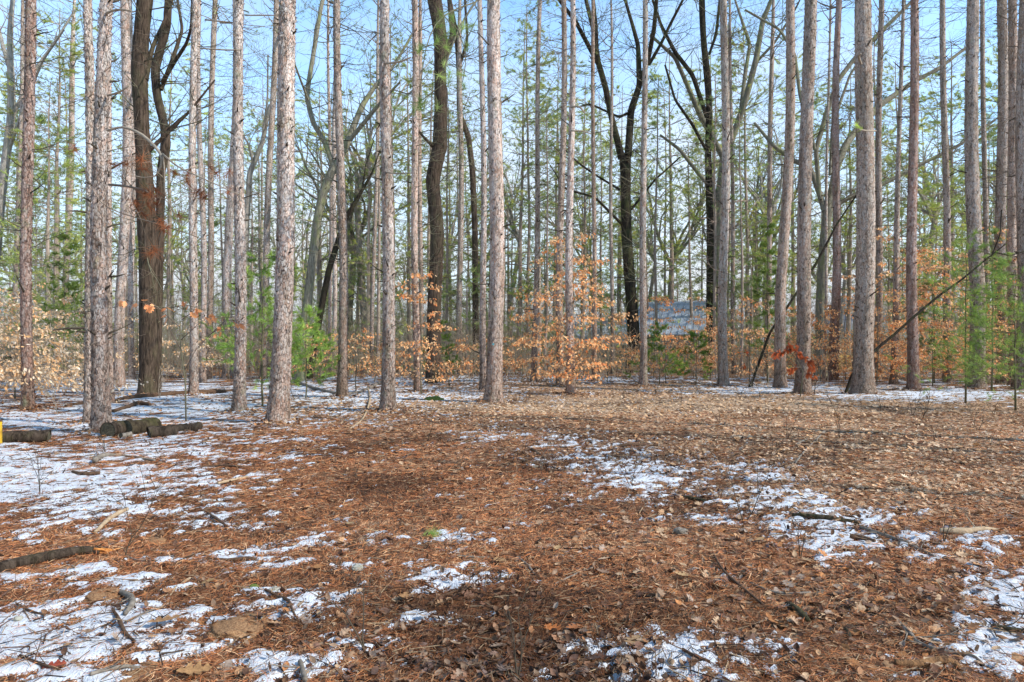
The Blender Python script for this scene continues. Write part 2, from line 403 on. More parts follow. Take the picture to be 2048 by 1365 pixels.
snowc = m.mix(m.noise(m.obj(), 8, 3), (.58, .60, .65), (.74, .75, .78))
c = m.mix(smask, c, snowc)
hgt = m.math('ADD', m.math('MULTIPLY', st, .8), m.math('ADD', m.math('MULTIPLY', clod, .9), m.math('MULTIPLY', smask, .5)))
m.bump(hgt, .8, .02)
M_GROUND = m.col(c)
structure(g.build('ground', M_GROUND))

# ------------------------------------------------------------------ loose litter on the ground
def rotz(a):
    c, s_ = np.cos(a), np.sin(a); Z = np.zeros_like(a); O = np.ones_like(a)
    return np.stack([np.stack([c, -s_, Z], -1), np.stack([s_, c, Z], -1), np.stack([Z, Z, O], -1)], 1)
def rotx(a):
    c, s_ = np.cos(a), np.sin(a); Z = np.zeros_like(a); O = np.ones_like(a)
    return np.stack([np.stack([O, Z, Z], -1), np.stack([Z, c, -s_], -1), np.stack([Z, s_, c], -1)], 1)
def roty(a):
    c, s_ = np.cos(a), np.sin(a); Z = np.zeros_like(a); O = np.ones_like(a)
    return np.stack([np.stack([c, Z, s_], -1), np.stack([Z, O, Z], -1), np.stack([-s_, Z, c], -1)], 1)
def ground_spots(n, y0, y1, pw=1.0):
    """points on the visible ground, denser nearby"""
    u = NR.random(n) ** pw
    y = y0 * (y1 / y0) ** u
    x = (NR.random(n) * 2 - 1) * (.80 * y + .4)
    return x, y

def blend(cols, n):
    cols = np.asarray(cols); k = NR.integers(0, len(cols), n)
    return cols[k] * (1 + (NR.random((n, 1)) - .5) * .5)

# fallen pine needles: curved strips of two segments
n = 270000
x, y = ground_spots(n, 2.4, 15., .95)
sv = snowval(x, y); tn_ = emap(x, y, TAN)
keep = (NR.random(n) > np.clip(sv * 5 + .3, 0, .86)) & (NR.random(n) > tn_ * .4)
x, y = x[keep], y[keep]; n = len(x)
clump = fbm(x * 1.1, y * 1.1, 91, 2) * 9; a = clump + NR.normal(0, .9, n)
Ln = NR.uniform(.04, .11, n) * np.clip(y / 7, .85, 1.3); wd = .0016 * np.clip(y / 3.4, 1, 3.0)
bend = NR.normal(0, .35, n)
z = gfull(x, y) + NR.uniform(.002, .014, n); dz = NR.normal(0, .010, n)
d1 = np.stack([np.cos(a), np.sin(a)], 1); d2 = np.stack([np.cos(a + bend), np.sin(a + bend)], 1)
p0 = np.stack([x, y, z - dz], 1); p1 = p0 + np.concatenate([d1 * Ln[:, None] / 2, (dz * .8 + .006)[:, None]], 1)
p2 = p1 + np.concatenate([d2 * Ln[:, None] / 2, (dz * .8 - .006)[:, None]], 1)
s1 = np.stack([-d1[:, 1], d1[:, 0], NR.normal(0, .5, n)], 1) * (wd / 2)[:, None]
V = np.stack([p0 - s1, p0 + s1, p1 - s1, p1 + s1, p2 - s1 * .5, p2 + s1 * .5], 1)
b = (np.arange(n) * 6)[:, None]
Qn = np.concatenate([b + np.array([[0, 1, 3, 2]]), b + np.array([[2, 3, 5, 4]])])
g = MB()
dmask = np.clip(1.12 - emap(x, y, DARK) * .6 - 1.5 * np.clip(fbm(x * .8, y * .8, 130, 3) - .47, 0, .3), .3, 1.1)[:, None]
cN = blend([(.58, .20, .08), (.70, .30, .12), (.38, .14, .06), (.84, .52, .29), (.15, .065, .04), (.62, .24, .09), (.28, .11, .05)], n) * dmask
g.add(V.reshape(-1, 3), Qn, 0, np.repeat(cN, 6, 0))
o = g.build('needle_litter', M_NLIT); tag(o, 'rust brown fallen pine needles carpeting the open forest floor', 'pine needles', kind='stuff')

# leaf outlines
def oak_outline(seed, narrow=1.0, lobes=4):
    q = random.Random(seed); n_ = lobes * 4 + 1; L = []; Rr = []
    for side, O in ((1, Rr), (-1, L)):
        ph = q.uniform(-.25, .25); dp = q.uniform(.55, .72)
        for i in range(1, n_ + 1):
            t = i / (n_ + 1); env = math.sin(math.pi * t ** .75) * .40 * narrow + .03
            lob = .5 - .5 * math.cos(2 * math.pi * (t * lobes + ph)); w = env * (1 - dp + dp * lob ** .7) * q.uniform(.92, 1.08)
            O.append((side * max(.02, w), t + .06 * w / .3 * lob + q.uniform(-.004, .004)))
    return [(0, -.02)] + Rr + [(0, 1.03)] + L[::-1]
def leaf_template(kind, seed):
    q = random.Random(seed)
    if kind == 'oak': ol = oak_outline(seed)
    else:
        k = 6; ol = [(0, 0)] + [(math.sin(math.pi * i / k) ** .9 * .29, i / k) for i in range(1, k)] + [(0, 1.05)] + [(-math.sin(math.pi * i / k) ** .9 * .29, i / k) for i in range(k - 1, 0, -1)]
    n_ = len(ol); h = n_ // 2
    curl = q.uniform(.2, 1.3) * (.5 if kind == 'oak' else 1); fold = q.uniform(.05, .6) * (.4 if kind == 'oak' else 1); tw = q.uniform(-.5, .5) * (.5 if kind == 'oak' else 1)
    V = []
    for x_, y_ in ol: V.append((x_, y_ - .5, fold * abs(x_) + curl * (y_ - .5) ** 2 * .45 + tw * x_ * (y_ - .5)))
    mid = []
    for i in range(1, h):
        yy = (ol[i][1] + ol[n_ - i][1]) / 2; mid.append(len(V)); V.append((0, yy - .5, curl * (yy - .5) ** 2 * .45))
    f3, f4 = [], []
    chain = [0] + mid + [h]
    for side in (1, -1):
        rim = [0] + [(i if side == 1 else n_ - i) for i in range(1, h)] + [h]
        for i in range(len(rim) - 1):
            a_, b_, c_, d_ = chain[i], chain[i + 1], rim[i + 1], rim[i]
            ids = []
            for t_ in (a_, b_, c_, d_):
                if t_ not in ids: ids.append(t_)
            if side == 1: ids = ids[::-1]
            (f4 if len(ids) == 4 else f3).append(ids)
    out = []
    if f4: out.append(np.array(f4))
    if f3: out.append(np.array(f3))
    return np.array(V), out
OAKS = [leaf_template('oak', k) for k in range(6)]; OVALS = [leaf_template('oval', k) for k in range(6)]

LEAFCOL = [(.56, .34, .19), (.40, .22, .12), (.60, .43, .28), (.28, .15, .10), (.48, .38, .31), (.18, .11, .08), (.58, .27, .11), (.46, .32, .22)]
g = MB()
for k in range(12):
    T = (OAKS + OVALS)[k]; oak = k < 6
    n = 2600 if oak else 8000
    x, y = ground_spots(n, 2.45, 30., .8 if k % 2 else 1.0)
    dens = (.05 + .15 * (y > 12) + 1.7 * emap(x, y, TAN)) * np.clip(y / 10, .35, 1) + .5 * emap(x, y, [(1050, 1330, 330, 70, 1), (700, 800, 600, 30, .9), (200, 820, 300, 40, .5), (1700, 1200, 300, 120, .7)])
    keep = (NR.random(n) < dens) & (NR.random(n) > np.clip(snowval(x, y) * 4, 0, .72)); x, y = x[keep], y[keep]; n = len(x)
    sc = NR.uniform(.04, .085, n) * (1.3 if oak else .85) * np.where(y < 9, .85, 1) * np.where(y > 14, 1.2, 1.0)
    Mx = rotz(NR.uniform(0, 6.28, n)) @ rotx(NR.normal(0, .33, n)) @ roty(NR.normal(0, .33, n) + np.where(NR.random(n) < .4, math.pi, 0))
    c = blend(LEAFCOL, n)
    darker = emap(x, y, [(1020, 1340, 260, 60, 1)])[:, None]; c = c * (1 - darker * .75) + blend([(.10, .075, .075), (.17, .13, .125), (.08, .055, .05)], n) * darker * .75  # leaf colours pulled darker around the bottom centre
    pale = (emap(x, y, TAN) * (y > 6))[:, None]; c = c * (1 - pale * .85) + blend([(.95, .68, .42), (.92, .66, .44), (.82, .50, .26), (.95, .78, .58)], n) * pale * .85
    g.inst(T[0], T[1], np.stack([x, y, gfull(x, y) + NR.uniform(.006, .02, n)], 1), Mx, sc, 0, c)
for fx, fy in FEET:
    n = 150; d = depth(fy); a = NR.uniform(0, 6.28, n); q = NR.uniform(.12, .6, n) ** 1.0; x = (fx - CX) / F * d + np.cos(a) * q; y = d + np.sin(a) * q
    T = OVALS[int(fx) % 6] if fx % 2 else OAKS[int(fx) % 6]
    g.inst(T[0], T[1], np.stack([x, y, gh(x, y) + NR.uniform(.01, .04, n) + .05 * np.clip(.35 - q, 0, 1)], 1), rotz(NR.uniform(0, 6.28, n)) @ rotx(NR.normal(0, .5, n)) @ roty(NR.normal(0, .5, n)), NR.uniform(.05, .10, n), 0, blend(LEAFCOL, n))
# bark chips and twig crumbs
n = 16000; x, y = ground_spots(n, 2.4, 34.); a = NR.uniform(0, 6.28, n); Ls = NR.uniform(.02, .16, n) * np.where(NR.random(n) < .1, 2.2, 1)
z = gfull(x, y) + .006
P0 = np.stack([x, y, z], 1); P1 = P0 + np.stack([np.cos(a) * Ls, np.sin(a) * Ls, NR.normal(.006, .012, n)], 1)
rr = NR.uniform(.0015, .0045, n) * np.clip(y / 5, .9, 2.2)
keep = NR.random(n) > np.clip(snowval(x, y) * 3, 0, .3)
g.segs(np.concatenate([P0, P1, rr[:, None], rr[:, None] * .6], 1)[keep], 4, 0, blend([(.10, .06, .04), (.30, .22, .15), (.18, .10, .06), (.45, .34, .22), (.05, .035, .028)], n)[keep])
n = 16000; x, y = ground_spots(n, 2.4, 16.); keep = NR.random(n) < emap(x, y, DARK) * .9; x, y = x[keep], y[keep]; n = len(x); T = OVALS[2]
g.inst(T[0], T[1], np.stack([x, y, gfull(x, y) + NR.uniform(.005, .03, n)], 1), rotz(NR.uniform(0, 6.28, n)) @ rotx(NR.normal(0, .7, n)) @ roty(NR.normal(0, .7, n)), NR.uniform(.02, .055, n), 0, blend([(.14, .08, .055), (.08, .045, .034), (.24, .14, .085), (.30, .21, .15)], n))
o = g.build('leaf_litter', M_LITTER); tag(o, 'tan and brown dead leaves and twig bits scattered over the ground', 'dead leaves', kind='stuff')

# ------------------------------------------------------------------ generic growth
def grow(S, p, d, L, r, lvl, maxl, wig=.25, up=0., dens=1., minr=.0015, tips=None, seg=.28, spread=.8, ratio=.6, flat=1.):
    n = max(3, int(L / seg)); ds = L / n
    x, y, z = p; dx, dy, dz = d
    for i in range(n):
        dx += R.gauss(0, wig); dy += R.gauss(0, wig); dz += R.gauss(0, wig) * flat + up
        q = math.sqrt(dx * dx + dy * dy + dz * dz) or 1; dx /= q; dy /= q; dz /= q
        x2, y2, z2 = x + dx * ds, y + dy * ds, z + dz * ds
        ra = max(minr, r * (1 - .85 * i / n)); rb = max(minr * .7, r * (1 - .85 * (i + 1) / n))
        S.append((x, y, z, x2, y2, z2, ra, rb))
        x, y, z = x2, y2, z2
        if lvl < maxl and i >= (1 if lvl else 0) and R.random() < dens:
            k = R.choice((1, 1, 2)) if lvl == 0 else 1
            for _ in range(k):
                ax, ay, az = R.gauss(0, 1), R.gauss(0, 1), R.gauss(0, .8) * flat
                t = ax * dx + ay * dy + az * dz; ax -= t * dx; ay -= t * dy; az -= t * dz
                qq = math.sqrt(ax * ax + ay * ay + az * az) or 1
                cd = (dx + ax / qq * spread, dy + ay / qq * spread, dz * flat + az / qq * spread * flat + .1 * flat)
                qq = math.sqrt(sum(v * v for v in cd)); cd = tuple(v / qq for v in cd)
                grow(S, (x, y, z), cd, L * R.uniform(.35, .6) * (1 - .4 * i / n), max(minr, rb * ratio), lvl + 1, maxl, wig, up, dens, minr, tips, seg, spread, ratio, flat)
    if tips is not None: tips.append((x, y, z, dx, dy, dz))

def tufts(g, tips, nb, L, w, mat=0, col=((1, 1, 1),), cone=.9, fwd=.0):
    """needle tufts at branch tips"""
    T = np.asarray(tips, float); n = len(T)
    if n == 0: return
    o = np.repeat(T[:, :3], nb, 0); d = np.repeat(T[:, 3:6], nb, 0)
    back = NR.uniform(-fwd, 0, (n * nb, 1)) if fwd else 0
    o = o + d * back
    dd = d + NR.normal(0, cone, (n * nb, 3)) * .6; dd /= np.linalg.norm(dd, axis=1)[:, None]
    c = blend(col, n); c = np.repeat(c, nb, 0) * (1 + (NR.random((n * nb, 1)) - .5) * .4)
    g.blades(o, dd, L * NR.uniform(.7, 1.15, n * nb), w, mat, c)

# --- shared dead lower branchwork of the plantation pines
def deadwood_mesh(k, z0=3.5, z1=15., n=66, Lm=1.5, r=.012):
    S = []
    for i in range(n):
        z = R.uniform(z0, z1); a = R.uniform(0, 6.28); L = Lm * R.uniform(.35, 1.6) * (.7 + .5 * (z - z0) / (z1 - z0))
        sl = R.uniform(-.35, .45)
        q = math.hypot(1, sl); grow(S, (0, 0, z), (math.cos(a) / q, math.sin(a) / q, sl / q), L, r * R.uniform(.7, 1.5), 0, 2, .16, .02, .55, .0036, None, .22, .9, .55)
    g = MB(); g.segs(S, 3); return g.build('deadwood', [M_TWIG if k % 3 else M_TWIGG], mesh_only=True)
DEAD = [deadwood_mesh(k) for k in range(5)]
DEADLOW = [deadwood_mesh(k + 5, 1.4, 14., 50, .9, .008) for k in range(3)]

# --- shared pine crowns, from 13.5 m up
NCOL = ((1, 1, 1), (.8, .85, .8), (1.25, 1.2, .9), (.6, .7, .6))
def crown_mesh(k, z0=15.5, z1=23., nwh=8, Lb=2.1, nb=9, nl=.17):
    S = []; tips = []
    for i in range(nwh):
        z = z0 + (z1 - z0) * (i + R.random()) / nwh; f = 1 - max(0, (z - z0 - 3) / (z1 - z0 - 2)) * .75
        for j in range(R.choice((2, 3, 3, 4))):
            a = R.uniform(0, 6.28); L = Lb * f * R.uniform(.5, 1.15); sl = R.uniform(-.1, .45); q = math.hypot(1, sl)
            grow(S, (0, 0, z), (math.cos(a) / q, math.sin(a) / q, sl / q), L, .028 * f, 0, 2, .13, .05, .6, .004, tips, .35, .8, .5)
    g = MB(); g.segs(S, 3, 0)
    tufts(g, tips, nb, nl, .014, 1, NCOL, .95, .12)
    return g.build('crown', [M_TWIG, M_NEED], mesh_only=True, smooth=False)
CROWNS = [crown_mesh(k) for k in range(4)]

def trunk_into(g, pts, rad, sides, mat, stubmat=None, nstub=0, flakes=0, flare=1.45, amp=.05, zmax=9.):
    """main stem along pts (local), resampled finely, with scaly relief, stubs and loose bark flakes"""
    P = np.asarray(pts, float); r = np.asarray(rad, float)
    L = np.concatenate([[0], np.cumsum(np.linalg.norm(np.diff(P, axis=0), axis=1))])
    lo = np.arange(0, min(L[-1], zmax), .07); hi = np.arange(zmax, L[-1], .5) if L[-1] > zmax else np.array([])
    t = np.concatenate([lo, hi, [L[-1]]])
    Q = np.stack([np.interp(t, L, P[:, i]) for i in range(3)], 1); rr = np.interp(t, L, r)
    if len(P) > 3:                       # soften the corners of a crooked stem
        for _ in range(10):
            Q[1:-1] = Q[1:-1] * .5 + (Q[:-2] + Q[2:]) * .25
    rr = rr * (1 + (flare - 1) * np.exp(-t / .26))
    k = len(t); a = np.linspace(0, 2 * np.pi, sides, endpoint=False)
    T = np.gradient(Q, axis=0); T /= np.linalg.norm(T, axis=1)[:, None]
    ref = np.array([0, 1., 0]) if abs(T.mean(0)[1]) < .8 else np.array([1., 0, 0])
    U = np.cross(ref, T); U /= np.linalg.norm(U, axis=1)[:, None]; W = np.cross(T, U)
    se = R.randint(0, 9999)
    A, TT = np.meshgrid(a, t)
    nz = fbm(A * 3.2 + se, TT * 4.5, se, 3) - .5
    nz2 = _hash(np.floor(A / 6.2832 * 11).astype(np.int64), np.floor(TT / .16 + np.floor(A / 6.2832 * 11) * .37).astype(np.int64), se) - .5
    lob = np.cos(A * 5 + se) * .14 * np.exp(-TT / .16)
    RR = rr[:, None] * (1 + amp * 1.6 * nz + amp * .7 * nz2 + lob)
    V = Q[:, None] + RR[..., None] * (np.cos(a)[None, :, None] * U[:, None] + np.sin(a)[None, :, None] * W[:, None])
    i = np.arange(k - 1)[:, None] * sides; j = np.arange(sides)[None, :]; jn = (j + 1) % sides
    g.add(V.reshape(-1, 3), np.stack([i + j, i + jn, i + sides + jn, i + sides + j], -1).reshape(-1, 4), mat)
    if flakes:
        n = flakes; tt = NR.uniform(.1, min(zmax, L[-1]), n); ki = np.clip(np.searchsorted(t, tt), 1, k - 1); aa = NR.uniform(0, 6.28, n)
        N_ = np.cos(aa)[:, None] * U[ki] + np.sin(aa)[:, None] * W[ki]; B_ = np.cross(T[ki], N_)
        pos = Q[ki] + N_ * (rr[ki] * 1.0)[:, None]
        Mx = np.stack([B_, T[ki], N_], 2)
        tilt = rotx(NR.normal(0, .35, n)) @ roty(NR.normal(0, .4, n))
        Mx = Mx @ tilt
        fl = np.array([(-.5, -.9, 0), (.45, -1, .0), (.6, .1, .1), (.2, 1, .22), (-.45, .8, .15), (-.6, 0, .05), (0, 0, .28)])
        ff = [np.array([[0, 1, 6], [1, 2, 6], [2, 3, 6], [3, 4, 6], [4, 5, 6], [5, 0, 6]])]
        sc = np.stack([NR.uniform(.014, .034, n), NR.uniform(.02, .055, n), NR.uniform(.02, .05, n)], 1)
        g.inst(fl, ff, pos, Mx, sc, mat, np.ones((n, 3)))
    if nstub:
        S = []
        for _ in range(nstub):
            tz = R.uniform(1.2, L[-1] * .8) if R.random() < .45 else R.uniform(1.5, min(zmax, L[-1]))
            q = int(np.clip(np.searchsorted(t, tz), 1, k - 1)); an = R.uniform(0, 6.28)
            Nn = math.cos(an) * U[q] + math.sin(an) * W[q]; p = Q[q] + Nn * rr[q] * .85
            d = Nn + T[q] * R.uniform(-.1, .8); d /= np.linalg.norm(d); l = R.uniform(.04, .16) if R.random() < .8 else R.uniform(.2, .5)
            w_ = R.uniform(.009, .022); p2 = p + d * l * .6; d2 = d + T[q] * .25 * R.uniform(-1, 1); p3 = p2 + d2 * l * .5
            S.append((*p, *p2, w_ * 1.25, w_)); S.append((*p2, *p3, w_, w_ * .5))
        g.segs(S, 5, stubmat)
    return Q, rr

BARK = {'white': M_PINESUN, 'pine': M_PINE, 'grey': M_PINEG, 'red': M_PINER, 'oak': M_OAK, 'black': M_BLACK, 'maple': M_MAPLE, 'pale': M_PALE, 'far': M_FAR}
GROUP_P = 'straight pines standing in the plantation'
NP = [0]
def pine(xt, xb, yb, wt, wb, label, bark='pine', dead=1, d=None, name='pine_tree', group=GROUP_P, crown=True, H=23.):
    d = d or depth(yb); X, Y, _ = at(xb, yb, d); z0 = g1(X, Y)
    htop = CH + HY / F * d                         # height at the frame's top edge
    lean = ((xt - xb) / F * d) / htop
    t = thing(name, (X, Y, z0), label, 'pine tree', group)
    t.rotation_euler = (0, math.atan(lean), 0)
    rb = wb / F * d / 2; rt = wt / F * d / 2
    ht = min(htop, 17.)
    if htop > 17: rt = rb + (rt - rb) * 17 / htop
    k = NP[0]; NP[0] += 1
    n = 14; zs = [-.12] + [H * i / n for i in range(1, n + 1)]
    ph = R.uniform(0, 6.28); am = R.uniform(.15, .5) * rb + .012
    pts = [(am * math.sin(z * .42 + ph) * min(1, z / 3 if z > 0 else 0), am * math.cos(z * .33 + ph) * min(1, z / 3 if z > 0 else 0), z) for z in zs]
    def rad(z):
        if z <= 0: return rb * 1.02
        if z < ht: return rb * .93 + (rt - rb * .93) * (z / ht)
        return max(.02, rt * (1 - (z - ht) / (H + .4 - ht)))
    g = MB(); near = d < 24
    trunk_into(g, pts, [rad(z) for z in zs], 18 if near else 10, 0, 1, nstub=int(min(70, 34 + 12 * R.random()) if d < 45 else 8), flakes=(1500 if d < 16 else 1100 if near else 300 if d < 34 else 0), zmax=min(H, htop + .6), amp=.075)
    g.build('trunk', [BARK[bark], M_TWIGD], t)
    if dead:
        src = DEADLOW if dead == 2 else DEAD
        o = link('dead_twigs', src[k % len(src)], t); o['kind'] = 'stuff'; o.rotation_euler = (0, 0, R.uniform(0, 6.28))
    if crown:
        o = link('crown', CROWNS[k % len(CROWNS)], t); o.rotation_euler = (0, 0, R.uniform(0, 6.28)); s_ = R.uniform(.8, 1.05); o.scale = (s_, s_, 1)
    return t

# ------------------------------------------------------------------ the plantation pines, measured one by one
# x at frame top, x at foot, foot row, width at top, width at foot, label, bark, deadwood
PINES = [
 (54, 57, 823, 19, 21, 'reddish pine trunk at the far left edge, rising behind the bleached beech sapling', 'red', 1),
 (47, 28, 751, 7, 9, 'thin dark pine leaning right, beyond the left-edge reddish pine', 'grey', 1),
 (151, 126, 745, 9, 13, 'slim pine leaning right between the reddish edge pine and the white-lit slender pine', 'pine', 1),
 (172, 179, 850, 15, 19, 'slender pine with pale sunlit bark just left of the stout pine by the cut logs', 'pine', 2),
 (212, 222, 809, 9, 11, 'slender pale pine half hidden behind the stout pine by the cut logs', 'pine', 0),
 (209, 203, 866, 22, 33, 'stout leaning pine with its foot against the row of cut logs', 'pine', 2),
 (255, 238, 773, 16, 21, 'grey pine between the cut-log pine and the big dark forked oak', 'pine', 1),
 (262, 264, 760, 9, 12, 'thin pink pine just left of the big dark oak', 'pine', 0),
 (390, 387, 792, 12, 17, 'pink pine right of the dark oak, left one of a tight pair', 'pine', 1),
 (400, 405, 764, 9, 13, 'pink pine of the tight pair, the one standing farther back', 'pine', 0),
 (429, 416, 757, 10, 13, 'slim pine leaning left beyond the tight pair', 'grey', 1),
 (471, 455, 757, 11, 20, 'pale pine just left of and behind the red-footed pine', 'pine', 1),
 (484, 478, 825, 17, 24, 'pine with a reddish brown foot beside the green fir sprays', 'pine', 2),
 (551, 527, 755, 11, 15, 'grey pine leaning left, seen just left of the broad bright pine', 'grey', 1),
 (583, 556, 845, 31, 40, 'broad bright pine with peeling scaly bark, widest trunk in the left half', 'pine', 2),
 (679, 684, 796, 13, 20, 'brown pine standing alone between the broad bright pine and the white-barked one', 'grey', 1),
 (672, 667, 748, 8, 10, 'thin pale pine close behind the lone brown pine', 'pine', 0),
 (658, 661, 752, 5, 8, 'very thin pine left of the lone brown pine', 'pine', 0),
 (759, 743, 752, 5, 9, 'thin brown pine with a crooked side branch, left of the white-barked pine', 'grey', 0),
 (773, 776, 822, 18, 28, 'pine with almost white bark standing at the near edge of the needle carpet', 'pine', 2),
 (826, 836, 787, 12, 15, 'pinkish pine wrapped by the small orange beech, left of the thick dark oak', 'pine', 1),
 (839, 842, 750, 8, 10, 'thin pine right behind the beech-wrapped pinkish pine', 'grey', 0),
 (921, 920, 747, 9, 13, 'slim grey pine between the thick dark oak and the crooked dark tree', 'grey', 1),
 (962, 967, 780, 9, 14, 'slender pine touching the left side of the blue-marked pine', 'pine', 1),
 (993, 987, 805, 26, 33, 'thick scaly pine with a small blue paint mark on its trunk', 'pine', 2),
 (1081, 1067, 765, 8, 12, 'slim brown pine leaning left, first right of the blue-marked pine', 'grey', 1),
 (1126, 1121, 773, 10, 16, 'brown pine at the heart of the large orange beech', 'grey', 1),
 (1142, 1142, 790, 10, 18, 'pale pine standing in front of the large orange beech', 'pine', 2),
 (1186, 1189, 763, 7, 10, 'thin grey pine right of the large orange beech', 'grey', 1),
 (1222, 1224, 748, 5, 9, 'thin brown pine just left of the black forked maple', 'grey', 0),
 (1289, 1287, 772, 10, 16, 'pinkish pine just right of the black forked maple', 'pine', 1),
 (1449, 1447, 773, 14, 21, 'pine with a sunlit right edge, right of the metal-roofed shed', 'pine', 1),
 (1460, 1468, 748, 6, 10, 'thin brown pine right behind the pine beside the shed', 'grey', 0),
 (1546, 1533, 748, 8, 12, 'slim greenish pine standing back, left of the two tall grey pines', 'grey', 1),
 (1582, 1561, 775, 17, 24, 'tall grey pine behind the red-leaved oak sapling, left one of two', 'grey', 2),
 (1620, 1605, 790, 23, 29, 'tall grey pine beside the red-leaved oak sapling, right and nearer of two', 'grey', 2),
 (1677, 1666, 760, 11, 20, 'reddish brown pine left of the broadest grey pine', 'red', 1),
 (1660, 1648, 756, 4, 7, 'very thin pale stem in front of the old oak on the right', 'pine', 0),
 (1729, 1726, 789, 30, 40, 'broadest grey pine, its foot ringed with snow on the right half', 'grey', 2),
 (1762, 1754, 760, 10, 14, 'brown pine tucked behind the right side of the broadest grey pine', 'grey', 1),
 (1806, 1787, 768, 6, 14, 'thin brown pine crossed by the long leaning branch', 'grey', 1),
 (1827, 1827, 782, 14, 22, 'pine with ragged reddish bark where the long leaning branch crosses', 'red', 2),
 (1886, 1895, 766, 10, 15, 'grey pine in the orange leaves left of the dark green-sprayed pine', 'grey', 1),
 (1945, 1952, 778, 21, 30, 'dark thick pine veiled by green fir sprays near the right edge', 'grey', 2),
 (1965, 1973, 762, 8, 11, 'thin pine hidden just right of the dark sprayed pine', 'grey', 0),
 (2003, 2006, 766, 17, 21, 'grey pine between the dark sprayed pine and the right edge pair', 'grey', 1),
 (2024, 2028, 770, 15, 19, 'grey pine nearly touching its neighbour by the right edge', 'grey', 1),
 (2050, 2042, 779, 18, 28, 'dark pine cut by the right edge of the view', 'grey', 1),
]
for p in PINES:
    pt = pine(*p[:5], p[5], 'white' if p[6] == 'pine' and (p[0] < 1000 or 'orange beech' in p[5]) else p[6], p[7])  # these pines take the bark copy with sunlight painted in
    if 'blue paint mark' in p[5]:                       # a dab of blue marking paint on the bark facing the clearing
        d = depth(p[2]); g = MB(); rr = 33 / F * d / 2
        pts = [(.0, 0), (.028, .012), (.022, .035), (.03, .06), (.008, .05), (-.008, .075), (-.02, .045), (-.032, .02)]
        V = [(x_ - .01, -math.sqrt(max(rr ** 2 - (x_ - .01) ** 2, 0)) - .006, 1.43 + z_) for x_, z_ in pts]
        g.add(V, np.array([list(range(8))])); g.build('paint_mark', M_BLUEPAINT, pt)

# thin background stems: many, alike, behind the measured ones
def far_stem_mesh(k):
    S = []; H = R.uniform(13, 19); g = MB()
    n = 9; pts = [(R.gauss(0, .05), R.gauss(0, .05), H * i / n) for i in range(n + 1)]
    r = R.uniform(.06, .13); trunk_into(g, pts, [max(.015, r * (1 - .8 * i / n)) for i in range(n + 1)], 7, 0, zmax=1.)
    tips = []
    for i in range(80 + 14 * (k % 3)):
        z = R.uniform(2.2, H); a = R.uniform(0, 6.28); L = R.uniform(.5, 1.9) * (1 - .5 * z / H); sl = R.uniform(-.2, .5); q = math.hypot(1, sl)
        grow(S, (0, 0, z), (math.cos(a) / q, math.sin(a) / q, sl / q), L, .014, 0, 2, .17, .03, .6, .004, tips if z > H * (.35 if k % 2 else .6) else None, .3, .85, .5)
    g.segs(S, 3, 0)
    if tips: tufts(g, tips, 12, .15, .018, 1, NCOL, 1., .1)
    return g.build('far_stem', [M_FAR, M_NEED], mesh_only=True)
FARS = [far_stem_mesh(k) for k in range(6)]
def bare_tree_mesh(k):
    S = []; g = MB(); h0 = R.uniform(5, 9); r = R.uniform(.12, .24)
    pts = [(0, 0, 0), (R.gauss(0, .2), R.gauss(0, .2), h0 * .5), (R.gauss(0, .4), R.gauss(0, .4), h0)]
    trunk_into(g, pts, [r, r * .85, r * .7], 8, 0, zmax=1.)
    for j in range(R.choice((3, 4, 5))):
        a = R.uniform(0, 6.28); q = R.uniform(.3, .7); d = Vector((math.cos(a) * q, math.sin(a) * q, 1)).normalized()
        grow(S, pts[-1], tuple(d), R.uniform(6, 10), r * .6, 0, 4, .13, .03, .62, .005, None, .7, .75, .62)
    g.segs(S, 4, 0)
    return g.build('bare_tree', [M_MAPLE if k % 2 else M_PALE], mesh_only=True)
BARES = [bare_tree_mesh(k) for k in range(4)]
def conifer_mesh(k, H=13., z0=1.2, dark=0):
    S = []; tips = []; g = MB(); n = 8
    pts = [(R.gauss(0, .04), R.gauss(0, .04), H * i / n) for i in range(n + 1)]
    trunk_into(g, pts, [max(.015, .13 * (1 - .93 * i / n)) for i in range(n + 1)], 7, 0, zmax=1.)
    z = z0
    while z < H - .3:
        f = (1 - (z - z0) / (H - z0 + .5)) ** .75
        for j in range(R.choice((3, 4, 5))):
            a = R.uniform(0, 6.28); L = 2.6 * f * R.uniform(.45, 1.15) + .25; sl = R.uniform(-.15, .3); q = math.hypot(1, sl)
            grow(S, (0, 0, z), (math.cos(a) / q, math.sin(a) / q, sl / q), L, .016 * f + .006, 0, 2, .10, .01, .85, .003, tips, .26, .75, .5)
        z += R.uniform(.35, .75)
    g.segs(S, 3, 0)
    tufts(g, tips, 20, .17, .017, 1, NCOL, .85, .3)
    return g.build('conifer', [M_FAR, M_NEED if dark else M_NEEDC], mesh_only=True, smooth=False)
M_NEEDC = simple('mid_green_needles', (.46, .56, .17), (.62, .64, .22), 3, .55, 0, True, .4)
CONS = [conifer_mesh(k, H=(12., 15., 9., 6.)[k], dark=k % 2) for k in range(4)]

